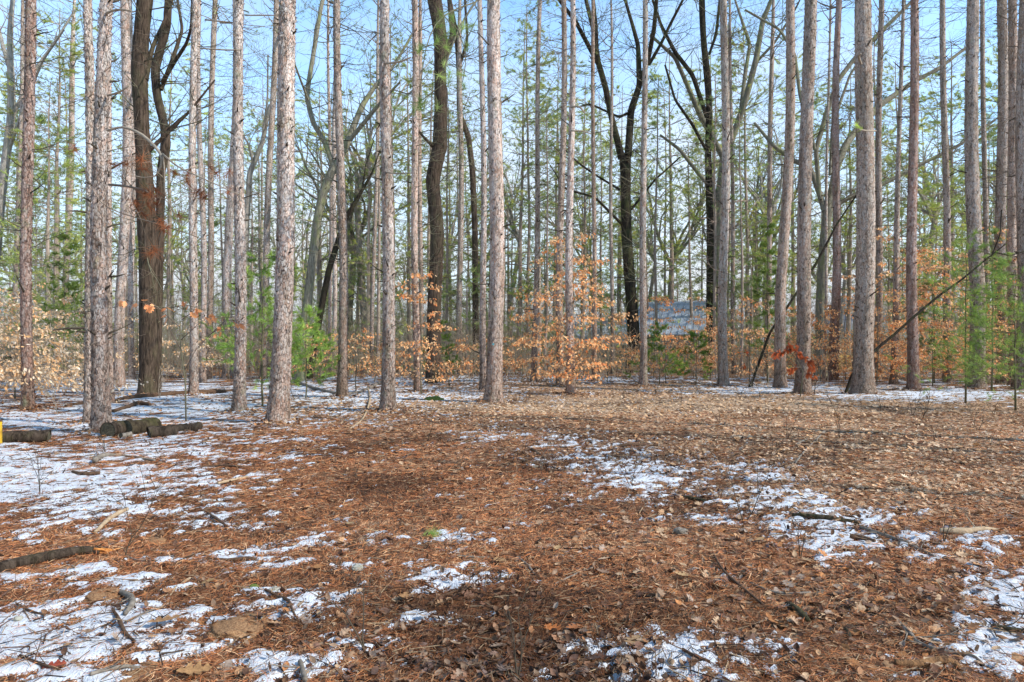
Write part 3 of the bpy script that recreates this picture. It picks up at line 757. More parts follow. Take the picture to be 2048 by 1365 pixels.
def tall_conifer_mesh(k, H=21., z0=4.5):
    S = []; tips = []; g = MB(); n = 8
    pts = [(R.gauss(0, .06), R.gauss(0, .06), H * i / n) for i in range(n + 1)]
    trunk_into(g, pts, [max(.02, .17 * (1 - .9 * i / n)) for i in range(n + 1)], 8, 0, zmax=1.)
    z = z0
    while z < H - .4:
        f = min(1, .5 + (z - z0) / 4) * (1 - max(0, (z - 10) / (H - 9))) ** .6
        for j in range(R.choice((2, 3, 3))):
            a = R.uniform(0, 6.28); L = 3.4 * f * R.uniform(.4, 1.15) + .3; sl = R.uniform(-.1, .4); q = math.hypot(1, sl)
            grow(S, (0, 0, z), (math.cos(a) / q, math.sin(a) / q, sl / q), L, .03 * f + .008, 0, 2, .11, .02, .8, .005, tips, .40, .75, .5, .7)
        z += R.uniform(.5, 1.1)
    g.segs(S, 3, 0)
    tufts(g, tips, 32, .22, .021, 1, ((1.1, 1.05, .9), (1.3, 1.15, .8), (.85, .9, .8), (.65, .75, .7)), .9, .3)
    return g.build('tall_conifer', [M_FAR, M_NEEDC], mesh_only=True, smooth=False)
TALLC = [tall_conifer_mesh(k) for k in range(3)]
def place(name, me, x, y, s, label, cat, group, rz=None):
    o = link(name, me, None, (x, y, g1(x, y) - .05)); o.rotation_euler = (R.gauss(0, .012), R.gauss(0, .012), R.uniform(0, 6.28) if rz is None else rz); o.scale = (s, s, s * R.uniform(.92, 1.08))
    return tag(o, label, cat, group)

for i in range(92):
    d = R.uniform(32, 60); px = 8 + (i + R.uniform(-.4, .4)) / 92 * 2040
    place('slim_pine', FARS[i % 6], (px - CX) / F * d, d, R.uniform(.85, 1.15), 'slim brown distant trunk with bare side twigs, one of many behind the plantation pines', 'pine tree', 'slim distant trunks behind the plantation pines')
for i in range(32):
    d = R.uniform(40, 85); px = -40 + (i + R.uniform(-.45, .45)) / 32 * 2130
    place('bare_tree', BARES[i % 4], (px - CX) / F * d, d, R.uniform(.9, 1.3), 'bare grey winter tree with spreading limbs, far behind the pines', 'tree', 'bare winter trees far behind the pines')

CONIFERS = [(95, 32, 0, 1.15, 'tall yellow-green conifer filling the gap beside the far left pine'), (30, 40, 1, 1.0, 'dark conifer at the left edge behind the bleached beech'),
 (345, 46, 2, 1.2, 'mid green conifer seen between the dark oak and the tight pine pair'), (505, 44, 0, .8, 'slender green conifer behind the red-footed pine'),
 (712, 40, 1, .9, 'dark green conifer between the lone brown pine and the white-barked pine'), (745, 44, 0, .95, 'broad conifer just left of the white-barked pine'),
 (1020, 42, 2, 1.15, 'light green conifer right of the blue-marked pine'), (935, 36, 3, 1.0, 'small green conifer at the foot of the crooked dark tree'),
 (865, 50, 1, .9, 'dark conifer behind the thick dark oak'), (1090, 55, 1, 1.0, 'dark green conifer behind the large orange beech'), (1235, 52, 0, 1.0, 'pale conifer behind the black forked maple'),
 (1345, 50, 2, 1.0, 'sparse conifer above the roof of the shed'), (1500, 36, 3, 1.1, 'low conifer between the shed pine and the slim greenish pine'), (1515, 42, 2, 1.1, 'bushy conifer standing high behind the slim greenish pine'),
 (1890, 30, 0, .8, 'green conifer among the orange beeches left of the dark sprayed pine'), (1975, 33, 1, .8, 'dark conifer behind the right edge pines'), (2060, 28, 0, .7, 'bright conifer at the right edge'), (1780, 48, 1, 1., 'distant dark conifer right of the broadest grey pine'),
 (640, 52, 2, 1.0, 'distant conifer behind the leaning mossy oak'), (170, 50, 2, 1.1, 'distant conifer behind the slender left pines'), (1180, 47, 3, 1.1, 'low conifer between the pale roof and the orange beech')]
for px, d, k, s_, lab in CONIFERS:
    place('conifer', CONS[k], (px - CX) / F * d, d, s_, lab, 'conifer', 'green conifers between the trunks')

for px, d, k, s_, lab in [(108, 36, 0, 1.0, 'tall yellow-green pine spreading between the two left edge trunks'), (-10, 42, 1, 1.0, 'tall loose pine at the left edge, its trunk out of view'), (338, 42, 2, 1.0, 'tall open pine whose sprays show between the dark oak and the tight pair'),
   (735, 38, 1, .85, 'tall pine with drooping green sprays left of the white-barked pine'), (1035, 40, 0, .95, 'tall light green pine right of the blue-marked pine'), (1110, 50, 2, 1.0, 'tall pine rising far behind the large orange beech'),
   (1345, 43, 1, 1.0, 'tall open pine above the shed roof'), (1500, 40, 0, .9, 'tall olive pine right of the shed, behind the bushy conifer'), (1240, 55, 2, 1.0, 'tall pine veiled by the black forked maple'), (900, 52, 0, 1.0, 'tall pine beyond the thick straight oak'),
   (1800, 44, 2, 1.0, 'tall pine showing between the broadest grey pine and the ragged red one'), (1905, 38, 1, .95, 'tall green pine left of the dark sprayed pine'), (2035, 36, 0, .9, 'tall green pine filling the right edge'), (520, 52, 1, 1.0, 'tall pine far behind the red-footed pine'), (640, 46, 2, .95, 'tall pine above the mossy leaning oak'), (820, 40, 1, .9, 'tall pine just left of the thick straight oak'), (1170, 42, 0, .9, 'tall pine left of the black forked maple'), (1430, 46, 2, 1., 'tall pine behind the mossy pale maple'), (1590, 48, 1, 1., 'tall pine behind the farther tall grey pine'), (1700, 46, 0, 1., 'tall pine behind the broadest grey pine')]:
    place('tall_pine', TALLC[k], (px - CX) / F * d, d, s_, lab, 'pine tree', 'tall loose green pines in the background')

# ------------------------------------------------------------------ the limbed hardwoods, traced limb by limb
def limbed(name, label, cat, d, trunk, limbs, bark, twigs, yb=None, tw=1.0, group=None, drift=2.2, tl=2.5):
    X, Y, _ = at(trunk[0][0], trunk[0][1], d); z0 = g1(X, Y); base = Vector((X, Y, z0)); t = thing(name, base, label, cat, group)
    def conv(pl, d0, d1):
        out = []
        for i, (px, py, w) in enumerate(pl):
            dd = d0 + (d1 - d0) * i / max(1, len(pl) - 1); out.append((Vector(at(px, py, dd)) - base, w / F * dd / 2))
        return out
    def ext(c):
        a, b = c[-2][0], c[-1][0]; v = (b - a).normalized(); v = (v + Vector((0, 0, .4))).normalized(); r = c[-1][1]
        return c + [(b + v * 1.5, r * .8), (b + v * 3.5 + Vector((R.gauss(0, .3), R.gauss(0, .3), 0)), r * .4)]
    tr = conv(trunk, d, d); tr[0] = (Vector((0, 0, -.1)), tr[0][1])
    S = []; g = MB()
    if trunk[-1][1] <= 5: tr = ext(tr)
    trunk_into(g, [p for p, r in tr], [r for p, r in tr], 14, 0, 1, nstub=6, flare=1.35, amp=.07, zmax=14)
    g.build('trunk', [bark, twigs], t)
    allp = [tr]
    for L in limbs:
        dx = d + R.uniform(-drift, drift); c = conv(L, d, dx)
        if L[-1][1] <= 5: c = ext(c)
        g = MB(); trunk_into(g, [p for p, r in c], [r for p, r in c], 10, 0, flare=1.0, amp=.06, zmax=12)
        g.build('limb', [bark], t); allp.append(c)
    for c in allp:
        for (p, r), (q, r2) in zip(c[:-1], c[1:]):
            if p.z < 2.2: continue
            Ls = (q - p).length; nn = int(Ls * tw * 1.3 + R.random())
            for _ in range(nn):
                f = R.random(); o = p.lerp(q, f); ax = Vector((R.gauss(0, 1), R.gauss(0, .8), R.gauss(0, .4) + .35)).normalized()
                grow(S, tuple(o), tuple(ax), R.uniform(.4, 1.) * tl, min((r + (r2 - r) * f) * .5, .028), 0, 3, .17, .03, .75, .0035, None, .32, .8, .6)
    if S:
        g = MB(); g.segs(S, 3); g.build('twigs', [twigs], t)['kind'] = 'stuff'
    return t

limbed('oak_tree', 'big dark furrowed oak trunk behind the row of cut logs', 'oak tree', 20.1,
 [(297, 795, 38), (297, 740, 34), (297, 620, 35), (298, 500, 36), (292, 430, 35), (288, 330, 30), (283, 240, 27), (278, 140, 30), (283, 70, 29), (290, 0, 29)],
 [[(289, 160, 14), (305, 95, 8), (330, 40, 6), (345, 0, 5)], [(300, 300, 9), (340, 262, 6), (378, 225, 5), (430, 160, 3)]], M_OAK, M_TWIGG)
limbed('forked_tree', 'crooked dark stem close to the right side of the big oak', 'tree', 23,
 [(314, 775, 14), (318, 600, 14), (320, 447, 16), (322, 342, 16), (332, 291, 19), (330, 257, 16), (313, 188, 16), (310, 137, 17), (334, 51, 15), (337, 0, 14)],
 [[(333, 265, 8), (360, 240, 6), (381, 222, 5), (402, 195, 3)], [(325, 165, 9), (345, 130, 8), (372, 90, 6), (382, 60, 5), (384, 0, 4)], [(322, 180, 8), (345, 120, 8), (365, 60, 6), (355, 0, 5)]], M_OAK, M_TWIGG)
limbed('pale_tree', 'pale grey tree with branching crown at the far left edge', 'tree', 34,
 [(-18, 748, 18), (-12, 560, 17), (2, 394, 16), (22, 240, 15), (24, 154, 13), (16, 80, 11), (26, 0, 8)],
 [[(26, 160, 9), (5, 90, 7), (-6, 40, 5)], [(24, 235, 8), (70, 140, 6), (110, 85, 5), (150, 20, 3)], [(18, 300, 7), (60, 180, 5), (88, 118, 4), (128, 60, 3)]], M_PALE, M_TWIGP)
limbed('leaning_oak', 'mossy dark oak leaning right with a wide fork, behind the green fir sprays', 'oak tree', 29,
 [(597, 758, 22), (600, 700, 19), (616, 604, 18), (633, 450, 17), (645, 390, 17), (664, 342, 16)],
 [[(664, 345, 16), (692, 291, 14), (724, 212, 11), (752, 170, 8), (790, 128, 6), (830, 60, 4)],
  [(667, 335, 10), (650, 285, 10), (626, 246, 10), (613, 192, 10), (626, 113, 9), (643, 10, 8), (646, 0, 8)],
  [(700, 280, 9), (745, 225, 8), (775, 190, 6), (800, 165, 4)], [(616, 200, 5), (590, 130, 4), (575, 50, 3)]], M_MAPLE, M_TWIGG)
limbed('leaning_tree', 'slim dark tree leaning right across the mossy oak', 'tree', 31,
 [(618, 752, 12), (633, 669, 13), (657, 542, 12), (690, 440, 11), (722, 385, 7), (745, 345, 4), (760, 300, 2)], [[(724, 382, 4), (732, 330, 3), (748, 280, 2)]], M_BLACK, M_TWIGG)
limbed('slender_tree', 'pale yellowish slender tree leaning behind the red-footed pine', 'tree', 36,
 [(470, 744, 11), (490, 560, 10), (493, 440, 11), (500, 345, 11), (525, 285, 9), (540, 210, 6)], [[(507, 330, 6), (498, 290, 4), (480, 260, 3)], [(524, 285, 5), (535, 200, 4), (536, 110, 3)]], M_PALE, M_TWIGP)
limbed('oak_tree', 'thick straight dark oak left of the crooked dark tree', 'oak tree', 27.3,
 [(867, 768, 31), (868, 620, 28), (875, 467, 27), (865, 360, 28), (880, 291, 30), (882, 205, 26), (880, 137, 24), (882, 68, 27), (868, 0, 28)],
 [[(884, 130, 12), (905, 70, 10), (898, 0, 8)], [(872, 300, 8), (845, 272, 5), (820, 240, 3)]], M_OAK, M_TWIGG)
limbed('crooked_tree', 'crooked dark tree with a sharp bend, right of the thick straight oak', 'tree', 36,
 [(953, 752, 15), (951, 600, 13), (950, 467, 12), (945, 342, 12), (937, 274, 11), (918, 225, 11), (919, 137, 10), (914, 62, 10), (898, 0, 8)],
 [[(920, 130, 7), (935, 80, 5), (930, 0, 5)]], M_OAK, M_TWIGG, tw=.8)
limbed('maple_tree', 'black forked maple with a wide V, left of the shed', 'maple tree', 37,
 [(1267, 748, 27), (1267, 655, 24), (1258, 540, 22), (1253, 467, 21), (1251, 360, 20), (1250, 315, 24)],
 [[(1244, 318, 15), (1224, 240, 12), (1210, 171, 12), (1193, 113, 11), (1191, 50, 9), (1186, 0, 8)],
  [(1256, 312, 15), (1262, 222, 14), (1279, 171, 12), (1276, 90, 9), (1262, 40, 7), (1250, 0, 6)],
  [(1197, 122, 10), (1186, 60, 8), (1172, 0, 8)], [(1200, 135, 10), (1176, 90, 9), (1152, 45, 8), (1118, 0, 7)],
  [(1279, 171, 10), (1296, 120, 10), (1308, 60, 9), (1313, 0, 8)], [(1298, 130, 7), (1322, 88, 6), (1340, 50, 6), (1366, 0, 5)],
  [(1240, 380, 5), (1190, 350, 4), (1155, 325, 4), (1120, 290, 2)], [(1245, 450, 6), (1190, 395, 5), (1130, 378, 4), (1100, 330, 2)], [(1262, 420, 5), (1310, 360, 4), (1360, 315, 3)], [(1260, 225, 6), (1238, 235, 5), (1180, 208, 4), (1155, 215, 3)]], M_BLACK, M_TWIGD, tl=2.8, drift=3)
limbed('maple_tree', 'black-footed maple right of the shed, its green-grey limbs fanning wide', 'maple tree', 36.5,
 [(1421, 750, 17), (1421, 600, 17), (1421, 467, 15), (1416, 308, 13), (1418, 222, 12), (1418, 154, 14), (1406, 103, 12), (1404, 0, 12)],
 [[(1414, 235, 9), (1385, 150, 9), (1350, 105, 8), (1322, 50, 6), (1305, 0, 5)], [(1418, 110, 5), (1432, 70, 6), (1440, 0, 6)], [(1412, 300, 6), (1385, 250, 6), (1350, 200, 5), (1330, 130, 4)]], M_BLACK, M_TWIGG, tl=2.8)
limbed('maple_tree', 'pale mossy maple with steep right limbs, directly behind the pine right of the shed', 'maple tree', 38,
 [(1437, 746, 13), (1436, 600, 13), (1434, 467, 14), (1440, 380, 16), (1450, 310, 18)],
 [[(1452, 312, 14), (1474, 250, 12), (1490, 205, 12), (1512, 120, 12), (1526, 40, 10), (1543, 0, 8)], [(1446, 315, 12), (1425, 275, 11), (1400, 230, 11), (1372, 165, 9), (1350, 115, 8), (1300, 70, 5)],
  [(1480, 235, 8), (1490, 150, 8), (1500, 90, 7), (1480, 30, 5), (1470, 0, 4)], [(1508, 130, 6), (1550, 85, 5), (1590, 20, 4), (1600, 0, 3)], [(1440, 400, 7), (1395, 345, 8), (1360, 300, 7), (1320, 270, 4)]], M_MAPLE, M_TWIGG, tl=3., drift=3)
limbed('oak_tree', 'wide-limbed old oak behind the grey pines on the right, limbs reaching both ways', 'oak tree', 33,
 [(1640, 755, 21), (1642, 600, 20), (1648, 500, 20), (1656, 410, 18)],
 [[(1650, 425, 11), (1638, 385, 11), (1620, 335, 10), (1587, 322, 9), (1546, 291, 7), (1509, 246, 5)],
  [(1657, 415, 15), (1672, 340, 14), (1690, 292, 14), (1712, 262, 13), (1758, 212, 12), (1827, 164, 9), (1878, 137, 7), (1960, 75, 4)],
  [(1640, 400, 8), (1632, 300, 9), (1655, 220, 10), (1677, 160, 9), (1707, 120, 9), (1758, 68, 8), (1827, 0, 6)],
  [(1655, 420, 8), (1700, 395, 9), (1760, 372, 8), (1840, 330, 7), (1920, 290, 6), (1990, 240, 5)], [(1630, 300, 7), (1600, 190, 7), (1590, 110, 6), (1560, 60, 5), (1490, 20, 4)],
  [(1660, 350, 6), (1665, 250, 6), (1700, 150, 5), (1740, 90, 4)]], M_MAPLE, M_TWIGG, tl=3., drift=3)
limbed('leaning_tree', 'thin dark tree leaning right, passing behind both tall grey pines', 'tree', 24.5,
 [(1498, 768, 5.5), (1540, 665, 5), (1577, 611, 5), (1632, 529, 5), (1673, 450, 4), (1740, 350, 2)], [], M_BLACK, M_TWIGD, tw=.35, tl=1.4)
limbed('leaning_branch', 'long bare fallen branch propped up across the ragged red-barked pine', 'fallen branch', 21.55,
 [(1690, 782, 6), (1706, 745, 6), (1749, 702, 6), (1790, 668, 5), (1830, 632, 5), (1880, 590, 4.5), (1922, 561, 4), (1965, 525, 3), (2012, 488, 2)],
 [[(1985, 508, 3), (2000, 470, 2), (2003, 420, 2)], [(1990, 505, 3), (2020, 512, 2), (2060, 500, 2)]], M_BLACK, M_TWIGD, tw=.25, tl=1.2, drift=.5)

# ------------------------------------------------------------------ saplings with leaves
BEECHL = [(1, 1, 1), (1.1, 1.05, 1.), (.6, .5, .5), (1.1, .8, .65), (1.1, 1.25, 1.4), (1.1, 1.35, 1.7), (.9, 1.05, 1.2)]
def leafy(g, S, pts, mat, sz, hang=.6, colset=BEECHL, T=OVALS, per=1, fl=1.0):
    """leaves along fine twigs; pts = (x,y,z,dx,dy,dz)"""
    P = np.repeat(np.asarray(pts, float), per, 0); n = len(P)
    if n == 0: return
    P[:, :3] += NR.normal(0, .03, (n, 3))
    k = NR.integers(0, len(T), n)
    yaw = np.arctan2(P[:, 4], P[:, 3]) - math.pi / 2 + NR.normal(0, .8, n)
    Mx = rotz(yaw) @ rotx(-np.abs(NR.normal(hang, .5, n))) @ roty(NR.normal(0, .9, n))
    sc = NR.uniform(.6, 1.3, n) * sz; col = blend(colset, n)
    for q in range(len(T)):
        mk = k == q
        if mk.any(): 
            tv = T[q][0].copy(); tv[:, 1] += .5
            g.inst(tv, T[q][1], P[mk, :3], Mx[mk], sc[mk], mat, col[mk])
def beech(px, py, d, H, levels, label, col=BEECHL, sz=.085, dens=1., reach=1.3, skew=0., stem_r=.02, leafmat=None, zmin=.4, lean=0):
    X, Y, _ = at(px, py, d); z0 = g1(X, Y); t = thing('beech_sapling', (X, Y, z0), label, 'sapling', 'young beeches holding withered leaves')
    g = MB(); n = 8; pts = [(R.gauss(0, .02) + lean * H * i / n, R.gauss(0, .02), H * i / n - (.05 if i == 0 else 0)) for i in range(n + 1)]
    g.tube(pts, [stem_r * (1 - .75 * i / n) for i in range(n + 1)], 6); g.build('stem', M_TWIGG, t)
    S = []; L = []
    for i in range(levels):
        z = zmin + (H - zmin) * (i + R.uniform(.1, .9)) / levels; f = 1 - .6 * max(0, (z / H - .3)) / .7
        for j in range(R.choice((2, 3, 3))):
            a = R.uniform(0, 6.28) if R.random() > abs(skew) else (R.uniform(-.6, .6) + (0 if skew > 0 else math.pi)); tips = []
            S0 = len(S); ln = reach * f * R.uniform(.5, 1.1)
            grow(S, (lean * z, 0, z), (math.cos(a), math.sin(a), R.uniform(-.05, .25)), ln, .007, 0, 2, .11, -.01, .95, .002, tips, .13, .85, .6, .38)
            for s_ in S[S0:]:
                if R.random() < .30 * dens and math.hypot(s_[3], s_[4]) > .18 * ln:
                    L.append((*s_[3:6], s_[3] - s_[0], s_[4] - s_[1], s_[5] - s_[2]))
            L += tips
    g = MB(); g.segs(S, 3); g.build('branches', M_TWIGP if col is not BEECHL else M_TWIG, t)['kind'] = 'stuff'
    g = MB(); leafy(g, S, L, 0, sz, .7, col, per=1); g.build('foliage', leafmat or M_LEAFO, t, smooth=False)
    return t
PALEL = [(1.0, 1.35, 1.9), (1.0, 1.2, 1.5), (1.0, 1.5, 2.5), (1., 1.05, 1.1)]
beech(-30, 812, 16.5, 2.7, 12, 'bleached straw-coloured beech sapling spreading in from the left edge', PALEL, .08, 1.1, 2.5, .35, lean=.03)
beech(30, 800, 18.6, 2.3, 10, 'lower pale beech sapling in front of the far left reddish pine', PALEL, .08, 1.0, 1.6)
beech(842, 788, 20.5, 3.7, 12, 'small orange beech twined around the pinkish pine left of the thick oak', BEECHL, .09, .8, 1.05)
beech(898, 772, 25, 2.4, 7, 'scanty beech sapling at the foot of the thick straight oak', BEECHL, .09, .55, 1.0)
beech(712, 782, 22, 1.9, 5, 'low sparse beech sapling between the lone brown pine and the white-barked pine', BEECHL, .09, .6, 1.2, .3)
beech(1134, 782, 21.5, 5.0, 16, 'large orange beech sapling in tiers around the pale central pine', BEECHL, .095, .8, 1.9)
beech(1215, 765, 27, 3.4, 9, 'dull tan beech sapling between the large orange beech and the black maple', [(.8, .8, .85), (.9, .95, 1)], .09, .9, 1.3)
beech(1500, 772, 26, 3.5, 10, 'orange beech sapling between the shed pine and the two tall grey pines', BEECHL, .09, .75, 1.3)
beech(1790, 772, 27, 6.2, 20, 'tall orange beech sapling behind the broadest grey pine', BEECHL, .095, .8, 1.9)
beech(1690, 766, 29, 4.4, 12, 'orange beech sapling left of the broadest grey pine', BEECHL, .09, .95, 1.4)
beech(1865, 776, 25, 5.2, 18, 'dense orange beech sapling between the ragged red pine and the dark sprayed pine', BEECHL, .085, 1.0, 1.7)
beech(1985, 774, 26, 6.0, 15, 'orange beech sapling between the last pines on the right', BEECHL, .09, .8, 1.6)
beech(455, 760, 30, 2.8, 7, 'faded beech sapling behind the red-footed pine', PALEL, .09, .6, 1.3)
beech(370, 770, 27, 2.5, 7, 'faded beech sapling behind the tight pair of pines', PALEL, .09, .5, 1.4)

for px, py, H, col_, lab in [(640, 768, 2.2, BEECHL, 'wispy tan beech sapling right of the bright young pine'), (960, 770, 1.8, BEECHL, 'wispy tan beech sapling behind the blue-marked pine'), (1045, 766, 3.0, BEECHL, 'wispy gold beech sapling left of the slim brown leaning pine'),
   (1330, 768, 2.4, BEECHL, 'wispy tan beech sapling in front of the shed'), (1420, 766, 2.6, BEECHL, 'wispy orange beech sapling left of the shed pine'), (1560, 768, 3.2, BEECHL, 'wispy orange beech sapling behind the farther tall grey pine'), (1640, 766, 3.0, BEECHL, 'wispy orange beech sapling at the foot of the old oak'),
   (150, 775, 3.2, PALEL, 'pale wispy beech sapling behind the slender sunlit pine'), (275, 766, 2.6, PALEL, 'pale wispy beech sapling left of the dark oak'), (1755, 776, 4.6, BEECHL, 'thin orange beech sapling right behind the broadest grey pine'), (2040, 772, 4.8, BEECHL, 'orange beech sapling at the right edge'), (750, 764, 2.2, BEECHL, 'wispy gold beech sapling behind the white-barked pine'), (1308, 760, 3.9, BEECHL, 'tall wispy tan beech sapling veiling the left half of the shed roof'), (1388, 759, 3.7, BEECHL, 'tall wispy tan beech sapling veiling the right end of the shed roof')]:
    beech(px, py, depth(py) + R.uniform(0, 3), H, int(3 + H * 2), lab, col_, .095, .8, 1.35)

# oak saplings that keep their big lobed leaves
def oak_sapling(px, py, d, stem, brs, label, leafsz, nper, colset=BEECHL, mat=None):
    X, Y, _ = at(px, py, d); z0 = g1(X, Y); base = Vector((X, Y, z0)); t = thing('oak_sapling', base, label, 'sapling')
    g = MB(); w = lambda pl: [tuple(Vector(at(a, b, d + (c if len(q) > 2 else 0))) - base) for q in pl for a, b, c in [(*q, 0)[:3]]]
    sp = w(stem); sp[0] = (0, 0, -.05); g.tube(sp, np.linspace(.018, .006, len(sp)), 6); g.build('stem', M_TWIGG, t)
    g = MB(); L = []; S = []
    for b in brs:
        p = w(b); g.tube(p, np.linspace(.009, .003, len(p)), 4)
        e, f_ = Vector(p[-1]), Vector(p[-2]); dd = (e - f_).normalized()
        for _ in range(nper): L.append((*(e - dd * R.uniform(-.04, .25)), R.gauss(dd.x, .6), R.gauss(dd.y, .6), 0))
        for q in range(1, len(p)): grow(S, p[q], tuple((Vector((R.gauss(0, 1), R.gauss(0, 1), .5))).normalized()), .45, .004, 0, 1, .15, .02, .8, .002, None, .1)
    g.segs(S, 3); g.build('branches', M_TWIG, t)['kind'] = 'stuff'
    g = MB(); leafy(g, None, L, 0, leafsz, .9, colset, OAKS); g.build('foliage', mat or M_LEAFO, t, smooth=False)
oak_sapling(372, 842, 13.6, [(372, 842), (371, 770), (362, 700), (360, 655), (366, 620)],
 [[(362, 700), (340, 660), (335, 612)], [(360, 655), (320, 620), (285, 605), (250, 602)], [(364, 640), (390, 620), (400, 612)], [(370, 740), (392, 700), (415, 675), (440, 655)], [(362, 680), (395, 650), (420, 632)], [(366, 620), (372, 606), (360, 598)], [(330, 625), (305, 608), (290, 600)], [(415, 675), (452, 640), (485, 648)]],
 'thin oak sapling with a few large orange-brown leaves, right of the big dark oak', .17, 4, [(1., .8, .75), (.9, .65, .6), (1.1, .9, .9)])
oak_sapling(1600, 792, 19.2, [(1612, 800), (1606, 745), (1590, 715), (1572, 695)],
 [[(1606, 755), (1622, 735), (1622, 720)], [(1598, 728), (1610, 715), (1620, 730)], [(1590, 715), (1578, 700), (1565, 705)], [(1590, 712), (1592, 700), (1600, 712)], [(1575, 697), (1560, 700), (1550, 712)], [(1606, 745), (1615, 742), (1625, 752)], [(1600, 735), (1590, 735), (1580, 742)], [(1572, 695), (1580, 690), (1592, 695)]],
 'red-leaved oak sapling between the feet of the two tall grey pines', .14, 13, [(1, 1, 1), (1.3, 1.2, 1), (.8, .7, .7), (1.5, 1.3, 1.1)], M_LEAFR)
oak_sapling(1505, 768, 25, [(1505, 768), (1507, 735), (1500, 715)], [[(1507, 740), (1490, 728), (1486, 735)], [(1502, 722), (1515, 712), (1528, 720)], [(1500, 715), (1495, 705), (1488, 700)]],
 'small dark red oak sapling left of the two tall grey pines', .13, 6, [(1, 1, 1), (.7, .6, .6)], M_LEAFR)

# young white pines with bright soft needles
def white_pine(px, py, d, H, label, reach=1.0, nl=.10, whorl=.32, z0=.5, yaw=None, bright=1.0, w=.0045, nb=22, lean=0):
    dn = .5 if nb == 9 else .75; whorl *= .72; nb = int(nb * 1.4) + (6 if nb == 9 else 0); w *= 1.45; nl *= 1.15
    X, Y, _ = at(px, py, d); t = thing('young_pine', (X, Y, g1(X, Y)), label, 'young pine', 'young soft-needled pines')
    g = MB(); n = 8; pts = [(lean * H * (i / n) ** 1.5 + R.gauss(0, .012), R.gauss(0, .012), H * i / n - (.05 if i == 0 else 0)) for i in range(n + 1)]
    g.tube(pts, [.022 * (1 - .8 * i / n) * (.6 + H / 6) for i in range(n + 1)], 6); g.build('stem', M_STEM, t)
    S = []; tips = []; z = z0
    while z < H:
        f = (1 - .75 * (z / H)); x0 = lean * H * (z / H) ** 1.5
        for j in range(4):
            a = R.uniform(0, 6.28) if yaw is None or R.random() < .25 else R.gauss(yaw, .6); sl = R.uniform(.0, .35); q = math.hypot(1, sl)
            grow(S, (x0, 0, z), (math.cos(a) / q, math.sin(a) / q, sl / q), reach * f * R.uniform(.6, 1.1), .007, 0, 2, .09, .02, dn, .0026, tips, .16, .7, .6)
        z += whorl * R.uniform(.7, 1.3)
    g = MB(); g.segs(S, 3); g.build('branches', M_STEM, t)['kind'] = 'stuff'
    g = MB(); tufts(g, tips, nb, nl, w, 0, ((bright, bright, bright), (bright * 1.25, bright * 1.1, bright), (bright * .75, bright * .8, bright * .8)), .8, .14)
    g.build('needles', M_NEEDB, t, smooth=False)
white_pine(524, 812, 16.6, 3.7, 'young bright green pine left of the broad bright pine', 1.7, .12, .42, .7, bright=1.3, w=.006)
white_pine(612, 770, 19.0, 2.6, 'young pine with light green sprays right of the broad bright pine', 1.1, .12, .38, .5, bright=1.3, w=.006)
white_pine(1320, 768, 26, 2.3, 'young green pine in front of the shed wall', 1.0, .13, .32, .4, w=.007)
white_pine(1392, 770, 27, 2.0, 'small young pine between the shed and the pine beside it', .9, .13, .35, .4, w=.007)
white_pine(1932, 800, 17.5, 4.2, 'tall young pine veiling the dark thick pine with green sprays', 1.5, .12, .38, .5, w=.0055, nb=9)
white_pine(2030, 806, 15.5, 3.4, 'bright young pine reaching in from the right edge', 1.7, .12, .36, .5, w=.0055, yaw=3.0, nb=9)
white_pine(1868, 772, 27, 4.2, 'young pine among the orange beeches left of the dark sprayed pine', 1.2, .13, .5, .9, w=.007, bright=.7)
white_pine(1985, 785, 22, 5.2, 'taller young pine behind the right edge pair', 1.5, .12, .4, .5, w=.0055, bright=.9, nb=9)
white_pine(880, 766, 30, 2.6, 'small green pine behind the thick straight oak', 1.0, .13, .4, .4, w=.008, bright=.7)
white_pine(1535, 770, 27, 6.5, 'thin young pine beside the slim greenish pine', .8, .13, .5, 1.5, w=.008, bright=.8)
white_pine(128, 770, 29, 6.0, 'feathery young pine behind the slim left pine', 1.3, .13, .5, 1.0, w=.008, bright=.7)

